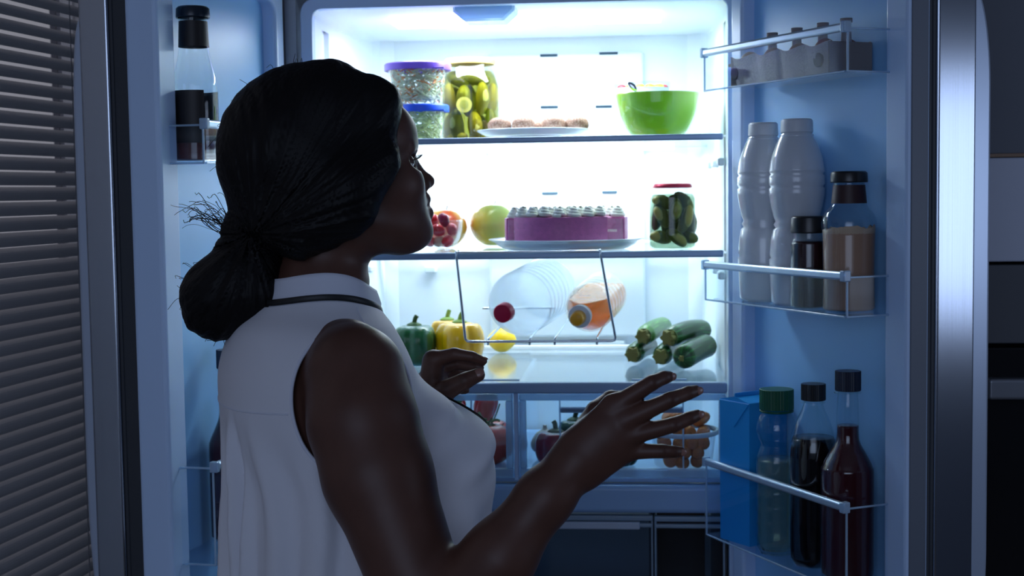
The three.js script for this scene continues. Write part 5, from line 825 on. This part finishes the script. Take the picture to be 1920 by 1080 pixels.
// ---- legs (out of the picture, in trousers)
const hip = (s) => cAt(640, 1400).addScaledVector(TZ, 0.085 * s), foot = (s, y, f) => { const p = cAt(640, 1400).addScaledVector(TZ, 0.10 * s).addScaledVector(TX, f); p.y = y; return p; };
for (const s of [1, -1]) { cap(hip(s), foot(s, 0.48, 0.02), 0.085, 0.056, 0.03); cap(foot(s, 0.48, 0.02), foot(s, 0.09, 0.0), 0.054, 0.036, 0.03); }
const person = thing('person', 'woman in a white sleeveless blouse with dark hair tied low, reaching into the refrigerator', 'person', [torsoC.x, 0, torsoC.z]);
const own = (m) => { m.position.set(-torsoC.x, 0, -torsoC.z); return m; };
{
  const F = joined(skinPrims), g = surfaceNets(F, V(torsoC.x - 0.32, 0.05, torsoC.z - 0.36), V(torsoC.x + 0.60, 1.66, torsoC.z + 0.36), 0.0032);
  fieldNormals(g, F);
  const lips = [H(0.106, -0.039), H(0.105, -0.055), H(0.099, -0.041, 0.012), H(0.098, -0.051, 0.012), H(0.099, -0.041, -0.012), H(0.098, -0.051, -0.012)];
  colourBy(g, (v) => { let r = 0.100, gr = 0.044, b = 0.031; const n = 1 + 0.10 * noise(v.x * 40, v.y * 40, v.z * 40) + 0.06 * noise(v.x * 220, v.y * 220, v.z * 220); let k = 0; for (const q of knuckles) { const d = v.distanceTo(q); if (d < 0.010) k = Math.max(k, (1 - d / 0.010) * (0.75 + 0.5 * noise(v.x * 500, v.y * 500, v.z * 500))); } let l = 0; for (const q of lips) { const d = v.distanceTo(q); if (d < 0.012) l = 1; } r *= n * (1 - 0.45 * k); gr *= n * (1 - 0.5 * k); b *= n * (1 - 0.5 * k); if (l) { r *= 1.25; b *= 1.15; } return [r, gr, b]; });
  own(mesh('body', g, phys([1, 1, 1], 0.47, { vertexColors: true, specularIntensity: 0.75 }), person, 'dark brown skin'));
  const ng = new THREE.SphereGeometry(1, 16, 10), nm = std([0.26, 0.135, 0.11], 0.25);
  for (const n of nails) { const m = own(mesh('nail', ng, nm, person, 'short natural nail')); const q = new THREE.Quaternion().setFromRotationMatrix(new THREE.Matrix4().makeBasis(n.dir, n.up, n.dir.clone().cross(n.up))); m.quaternion.copy(q); m.scale.set(n.w * 0.80, n.w * 0.28, n.w * 0.66); m.position.add(n.at); }
  const em = std([0.55, 0.52, 0.50], 0.12);
  for (const s of [1, -1]) { const e = own(mesh('eye', new THREE.SphereGeometry(0.0115, 24, 18), em, person)); e.position.add(H(0.0765, 0.0125, 0.031 * s)); const q = new THREE.Quaternion().setFromRotationMatrix(new THREE.Matrix4().makeBasis(HX, HY, HZ)); e.quaternion.copy(q); mesh('iris', new THREE.SphereGeometry(0.0056, 18, 12).scale(0.5, 1, 1).translate(0.0098, 0, 0), std([0.012, 0.006, 0.004], 0.1), e);
    const lid = own(mesh('eyelid', new THREE.SphereGeometry(0.0126, 24, 16, 0, 6.2832, 0, 1.5).rotateZ(-0.30), std([0.09, 0.042, 0.032], 0.45), person)); lid.position.copy(e.position); lid.quaternion.copy(q);
    const lash = []; for (let i = 0; i < 13; i++) { const a = (i / 12 - 0.5) * 2.0, c = V(Math.cos(a) * 0.0122, 0.0030, Math.sin(a) * 0.0122); lash.push(tube([c, V(c.x * 1.35 + 0.002, 0.0035, c.z * 1.35), V(c.x * 1.62 + 0.004, 0.0075, c.z * 1.65)], 0.00035, 6, 4)); }
    const ls = own(mesh('eyelashes', merge(lash), M.black, person)); ls.position.copy(e.position); ls.quaternion.copy(q);
    const br = own(mesh('eyebrow', tube([H(0.0985, 0.029, 0.014 * s), H(0.0945, 0.0345, 0.028 * s), H(0.082, 0.034, 0.045 * s)], 0.0026, 16, 6), std([0.01, 0.007, 0.006], 0.8), person)); }
}
{ // hair: drawn back over the ears to a low loose bun
  const hp = [], h = (c, r, k, b = HB) => { const e = sdEllipsoid(c, r, b); e.k = k; hp.push(e); }, hc = (a, b, ra, rb, k) => { const e = sdCapsule(a, b, ra, rb); e.k = k; hp.push(e); };
  const C0 = J(577, 291, 1.73); h(C0, [0.113, 0.115, 0.100], 0.02, frameAt(22));
  hc(J(640, 205, 1.70), J(690, 202, 1.70), 0.055, 0.036, 0.03); hc(J(694, 206, 1.70), J(708, 300, 1.675), 0.029, 0.019, 0.03); hc(J(708, 300, 1.672), J(660, 385, 1.660), 0.019, 0.024, 0.03); hc(J(640, 205, 1.76), J(685, 205, 1.77), 0.055, 0.036, 0.03); hc(J(695, 205, 1.775), J(700, 300, 1.79), 0.035, 0.02, 0.03);
  hc(J(650, 350, 1.655), J(565, 424, 1.66), 0.030, 0.030, 0.04); hc(J(640, 410, 1.670), J(560, 440, 1.675), 0.020, 0.020, 0.04); hc(J(520, 400, 1.70), J(458, 436, 1.73), 0.045, 0.024, 0.03);
  hc(J(458, 436, 1.73), J(470, 480, 1.72), 0.024, 0.034, 0.02);
  h(J(455, 528, 1.715), [0.045, 0.046, 0.045], 0.03); h(J(428, 555, 1.715), [0.050, 0.046, 0.046], 0.03); h(J(385, 560, 1.72), [0.026, 0.032, 0.034], 0.03); h(J(412, 598, 1.72), [0.036, 0.022, 0.034], 0.02); h(J(490, 560, 1.71), [0.022, 0.034, 0.032], 0.02);
  const F0 = joined(hp), tie = J(452, 438, 1.73);
  const F = (x, y, z, l) => { const d = F0(x, y, z, l); if (Math.abs(d) > 0.02) return d; const p = V(x, y, z).sub(tie), a = Math.atan2(p.dot(HY), p.dot(HX)), w = p.dot(HZ); return d - 0.0016 * noise(a * 16, w * 40, p.length() * 7) - 0.0007 * noise(a * 60, w * 160, p.length() * 10) - 0.003 * noise(a * 5, w * 12, p.length() * 9); };
  F.near = F0.near;
  const g = surfaceNets(F, V(torsoC.x - 0.30, 1.22, torsoC.z - 0.25), V(torsoC.x + 0.2, 1.66, torsoC.z + 0.25), 0.0028); fieldNormals(g, F, 0.001);
  const hairM = phys([0.0055, 0.0048, 0.0055], 0.5, { specularIntensity: 0.32 });
  const hm = own(mesh('hair', g, hairM, person, 'black hair in a loose low bun'));
  const band = mesh('hair_tie', new THREE.TorusGeometry(0.026, 0.006, 10, 32).rotateY(0.9).rotateX(1.1).translate(J(457, 446, 1.73).x, J(457, 446, 1.73).y, J(457, 446, 1.73).z), M.black, hm);
  const r = rng(404), st = [];
  for (let i = 0; i < 34; i++) { const a = J(432 + r() * 26, 410 + r() * 36, 1.70 + r() * 0.05), ex = 352 + r() * 70, ey = 362 + r() * 62, b = J(ex, ey, 1.70 + r() * 0.06), m = a.clone().lerp(b, 0.5).add(V(0, 0.010 * (r() - 0.7), 0.01 * (r() - 0.5))); const b2 = b.clone().add(V(-0.004 - 0.012 * r(), 0.016 * (r() - 0.4), 0)); m.y -= 0.006 * r(); st.push(tube([a, m, b, b2, b2.clone().add(V(-0.008 * r(), 0.010 * (r() - 0.6), 0))], 0.00020 + 0.00034 * r(), 20, 4)); }
  for (let i = 0; i < 60; i++) { const an = r() * 6.28, c = r() < 0.6 ? [430, 548, 88, 80] : [577, 291, 166, 174], A = c[0] > 500 ? Math.PI + r() * 1.9 - 0.2 : an, a = J(c[0] + c[2] * 0.93 * Math.cos(A), c[1] - c[3] * 0.93 * Math.sin(A) * -1 * (c[0] > 500 ? 1 : 1), 1.72); const s = V(r() - 0.5, r() - 0.5, r() - 0.5).multiplyScalar(0.03), o = a.clone().sub(J(c[0], c[1], 1.72)).setLength(0.016 * r()); st.push(tube([a, a.clone().add(o), a.clone().add(o).add(s)], 0.00030, 8, 4)); }
  const ls = mesh('loose_strands', merge(st), hairM, hm); ls.userData.kind = 'stuff';
}
{ // blouse
  const prims = [{ fn: (x, y, z) => torsoAt(x, y, z, 0), c: torsoC, r: torsoR, k: 0.02 }]; for (const s of [1, -1]) { const b = bust(s, 0); b.k = 0.05; prims.push(b); }
  { const drape = sdCapsule(bustC(0).addScaledVector(TX, -0.01), bustC(0).addScaledVector(TX, -0.055).addScaledVector(Up, -0.26), 0.066, 0.085, [TZ, 1.9]); drape.k = 0.04; drape.r += 0.12; prims.push(drape); }
  const F0 = joined(prims), axis = (y) => { const t = THREE.MathUtils.clamp((y - ty0) / (ty1 - ty0), 0, 1) * tableN, A = TAB[Math.round(t)]; return V(A[0], y, A[1]); };
  const around = (v) => { const c = axis(v.y), p = v.clone().sub(c); return Math.atan2(p.dot(TZ), p.dot(TX)); };   // 0 front, + her right, pi back
  const yokeY = yAt(742), fold = (x, y, z) => {
    const v = V(x, y, z), th = around(v), back = THREE.MathUtils.smoothstep(Math.abs(th), 1.5, 2.3), below = THREE.MathUtils.smoothstep(yokeY - y, 0.0, 0.10), t2 = th < 0 ? th + 6.2832 : th;
    const sway = 0.10 * Math.sin(y * 9 + t2 * 2), q = t2 + sway;
    let d = back * below * (0.0058 * Math.sin(q * 17 + 1.2 * noise(q * 2, y * 3, 1)) + 0.0045 * noise(q * 9, y * 5, 2));
    const pl = t2 - 3.02 + 0.03 * noise(y * 6, 1, 1); d -= below * 0.017 * Math.exp(-pl * pl * 520); d += below * 0.011 * Math.exp(-220 * (pl - 0.11) ** 2);
    d += 0.0022 * noise(x * 16, y * 9, z * 16) * THREE.MathUtils.smoothstep(yAt(620) - y, 0, 0.1);
    const fr = THREE.MathUtils.smoothstep(1.7 - Math.abs(th), 0, 0.5) * THREE.MathUtils.smoothstep(yAt(880) - y, 0, 0.12); d += fr * 0.008 * Math.sin(th * 12 + 0.6 + 2 * noise(th, y * 5, 4));
    const gather = THREE.MathUtils.smoothstep(th, 0.35, 0.75) * (1 - THREE.MathUtils.smoothstep(th, 1.0, 1.35)) * Math.exp(-280 * (y - yAt(800)) ** 2); d += gather * 0.006 * Math.sin((y * 95) + th * 8);
    return d;
  };
  const F = (x, y, z, l) => { const d = F0(x, y, z, l); return Math.abs(d) < 0.03 ? d - fold(x, y, z) : d; }; F.near = F0.near;
  const g0 = surfaceNets(F, V(torsoC.x - 0.30, 0.80, torsoC.z - 0.30), V(torsoC.x + 0.32, 1.42, torsoC.z + 0.30), 0.0042);
  const armC = J(661, 750, 1.555), armHole = sdEllipsoid(armC, [0.0735, 0.0905, 0.125], [Rt, Up, Fw]), armC2 = shL.clone().addScaledVector(Up, -0.03), armHole2 = sdEllipsoid(armC2, [0.072, 0.090, 0.115], [Rt, Up, Fw]);
  const nC = J(600, 560, 1.73), neckLine = (th) => -0.003 - 0.0105 * Math.cos(th) - 0.0085 * Math.cos(2 * th);
  const keeps = [(v) => armHole.fn(v.x, v.y, v.z), (v) => armHole2.fn(v.x, v.y, v.z), (v) => { const p = v.clone().sub(nC); return neckLine(Math.atan2(p.dot(TZ), p.dot(TX))) - 0.005 - p.y; }, (v) => v.y - 0.86];
  let g = g0; const edges = []; for (const k of keeps) { const c = clip(g, k); g = c.g; edges.push(c.cuts); }
  g.computeVertexNormals();
  const uvA = new Float32Array(g.attributes.position.count * 2); { const p = g.attributes.position, v = V(0, 0, 0); for (let i = 0; i < p.count; i++) { v.fromBufferAttribute(p, i); uvA[i * 2] = v.clone().sub(torsoC).dot(TX) * 60 + v.clone().sub(torsoC).dot(TZ) * 60; uvA[i * 2 + 1] = v.y * 60; } g.setAttribute('uv', new THREE.BufferAttribute(uvA, 2)); }
  const weave = dataTexture(128, 128, (u, v, x, y) => { const s = 0.5 + 0.25 * Math.sin(x * Math.PI / 4) * Math.cos(y * Math.PI / 4) + 0.2 * noise(x * 0.4, y * 0.4, 1); return [s, s, s]; });
  const cloth = phys([0.72, 0.73, 0.80], 0.72, { sheen: 0.4, sheenRoughness: 0.6, bumpMap: weave, bumpScale: 0.00015 });
  const trim = phys([0.68, 0.71, 0.82], 0.7);
  const b = own(mesh('blouse', g, cloth, person, 'white sleeveless blouse'));
  const bind = [...edgeTube(edges[0], 0.0022), ...edgeTube(edges[1], 0.0022)]; for (const t of bind) mesh('armhole_binding', t, trim, b);
  for (const t of edgeTube(edges[3], 0.002)) mesh('hem', t, trim, b);
  // where the cloth lies, out from the body's axis at a height and an angle
  const onCloth = (th, y, lift = 0.001) => { const c = axis(y), d = TX.clone().multiplyScalar(Math.cos(th)).addScaledVector(TZ, Math.sin(th)); let s = 0.02; for (let i = 0; i < 60; i++) { const p = c.clone().addScaledVector(d, s), e = F(p.x, p.y, p.z); s -= e * 0.8; } return c.addScaledVector(d, s + lift); };
  const line = (f, n) => Array.from({ length: n + 1 }, (_, i) => f(i / n));
  mesh('yoke_seam', new THREE.TubeGeometry(new THREE.CatmullRomCurve3(line((t) => onCloth(2.22 + t * 1.95, yokeY - 0.004 * Math.sin(t * 3.14), 0.0002), 40)), 80, 0.0010, 6), trim, b, 'yoke seam');
  mesh('placket', new THREE.TubeGeometry(new THREE.CatmullRomCurve3(line((t) => onCloth(0.26, THREE.MathUtils.lerp(yAt(600), yAt(900), t), 0.0002), 30)), 60, 0.0010, 6), trim, b);
  mesh('shoulder_seam', new THREE.TubeGeometry(new THREE.CatmullRomCurve3(line((t) => onCloth(1.35 + 0.1 * t, THREE.MathUtils.lerp(yAt(568), yAt(622), t), 0.0002), 20)), 40, 0.0009, 6), trim, b);
  // stand collar round the neck
  const CN = (th, h, r) => { const c = nC.clone(), R = 0.064 + r; return c.addScaledVector(TX, Math.cos(th) * R).addScaledVector(TZ, Math.sin(th) * (R + 0.002)).addScaledVector(Up, h + neckLine(th)); };
  const cp = [], ci = [], cn = 72, rows = [[-0.008, 0.012], [0.0, 0.0085], [0.012, 0.0040], [0.024, 0.000], [0.0285, -0.0015], [0.027, -0.0035], [0.010, 0.0010], [-0.006, 0.005]];
  for (let i = 0; i <= cn; i++) { const th = 0.10 + (6.2832 - 0.20) * i / cn, flare = 0.012 * Math.exp(-Math.pow(Math.min(th, 6.2832 - th) / 0.5, 2)); rows.forEach(([h, r]) => cp.push(...CN(th, h, r + flare * (h > 0.01 ? 1 : 0.3)).toArray())); }
  for (let i = 0; i < cn; i++) for (let j = 0; j < rows.length - 1; j++) { const a = i * rows.length + j, c = a + rows.length; ci.push(a, a + 1, c, c, a + 1, c + 1); }
  const cg = new THREE.BufferGeometry(); cg.setAttribute('position', new THREE.Float32BufferAttribute(cp, 3)); cg.setIndex(ci); cg.computeVertexNormals(); mesh('collar', cg, trim, b, 'white stand collar');
  // thin black ribbon under the collar, its ends hanging down the front
  const flat = (pts, w, tck, dirs) => { const c = new THREE.CatmullRomCurve3(pts), n = 90, pos = [], ix = []; for (let i = 0; i <= n; i++) { const p = c.getPoint(i / n), k = c.getTangent(i / n), o = dirs(p, i / n), s = k.clone().cross(o).normalize(); [[-1, 0], [0, 0.5], [1, 0], [1, 1], [0, 1.4], [-1, 1]].forEach(([a, e]) => pos.push(...p.clone().addScaledVector(s, a * w / 2).addScaledVector(o, e * tck).toArray())); } for (let i = 0; i < n; i++) for (let j = 0; j < 6; j++) { const a = i * 6 + j, d = i * 6 + (j + 1) % 6; ix.push(a, a + 6, d, d, a + 6, d + 6); } const q = new THREE.BufferGeometry(); q.setAttribute('position', new THREE.Float32BufferAttribute(pos, 3)); q.setIndex(ix); q.computeVertexNormals(); return q; };
  const outward = (p) => { const c = axis(p.y); return p.clone().sub(c).setY(0.006).normalize(); };
  const rib = std([0.008, 0.008, 0.010], 0.5);
  mesh('ribbon', flat(line((t) => CN(0.02 + 6.24 * t, 0.0, 0.0120), 60), 0.0075, 0.0012, outward), rib, b, 'black ribbon round the collar');
  for (const s of [1, -1]) mesh('ribbon_end', flat(line((t) => onCloth(s > 0 ? 0.10 + 0.42 * t : -0.05 - 0.1 * t, THREE.MathUtils.lerp(yAt(600), yAt(s > 0 ? 795 : 850), t), 0.002), 30), 0.0085, 0.0012, outward), rib, b, 'hanging black ribbon');
}
{ // trousers and shoes, below the picture
  const pr = []; const c = (a, b2, ra, rb, k) => { const e = sdCapsule(a, b2, ra, rb); e.k = k; pr.push(e); };
  for (const s of [1, -1]) { c(hip(s), foot(s, 0.48, 0.02), 0.098, 0.068, 0.04); c(foot(s, 0.48, 0.02), foot(s, 0.10, 0.0), 0.068, 0.058, 0.03); }
  c(cAt(640, 1340).addScaledVector(TZ, -0.08), cAt(640, 1340).addScaledVector(TZ, 0.08), 0.112, 0.112, 0.05);
  const F = joined(pr), g = surfaceNets(F, V(torsoC.x - 0.3, 0.02, torsoC.z - 0.3), V(torsoC.x + 0.3, 1.0, torsoC.z + 0.3), 0.009); fieldNormals(g, F, 0.003);
  own(mesh('trousers', g, std([0.015, 0.017, 0.025], 0.8), person, 'dark trousers'));
  for (const s of [1, -1]) { const q = [sdCapsule(foot(s, 0.040, -0.04), foot(s, 0.032, 0.15), 0.038, 0.031), sdCapsule(foot(s, 0.05, -0.02), foot(s, 0.10, -0.01), 0.042, 0.042)]; q.forEach((e) => { e.k = 0.03; }); const F2 = joined(q), F3 = (x, y, z) => Math.max(F2(x, y, z), 0.002 - y), b0 = foot(s, 0.06, 0.05), sg = surfaceNets(F3, b0.clone().addScalar(-0.2), b0.clone().addScalar(0.2), 0.006); sg.computeVertexNormals(); own(mesh('shoe', sg, std([0.02, 0.02, 0.022], 0.4), person)); }
}
renderer.render(scene, camera);
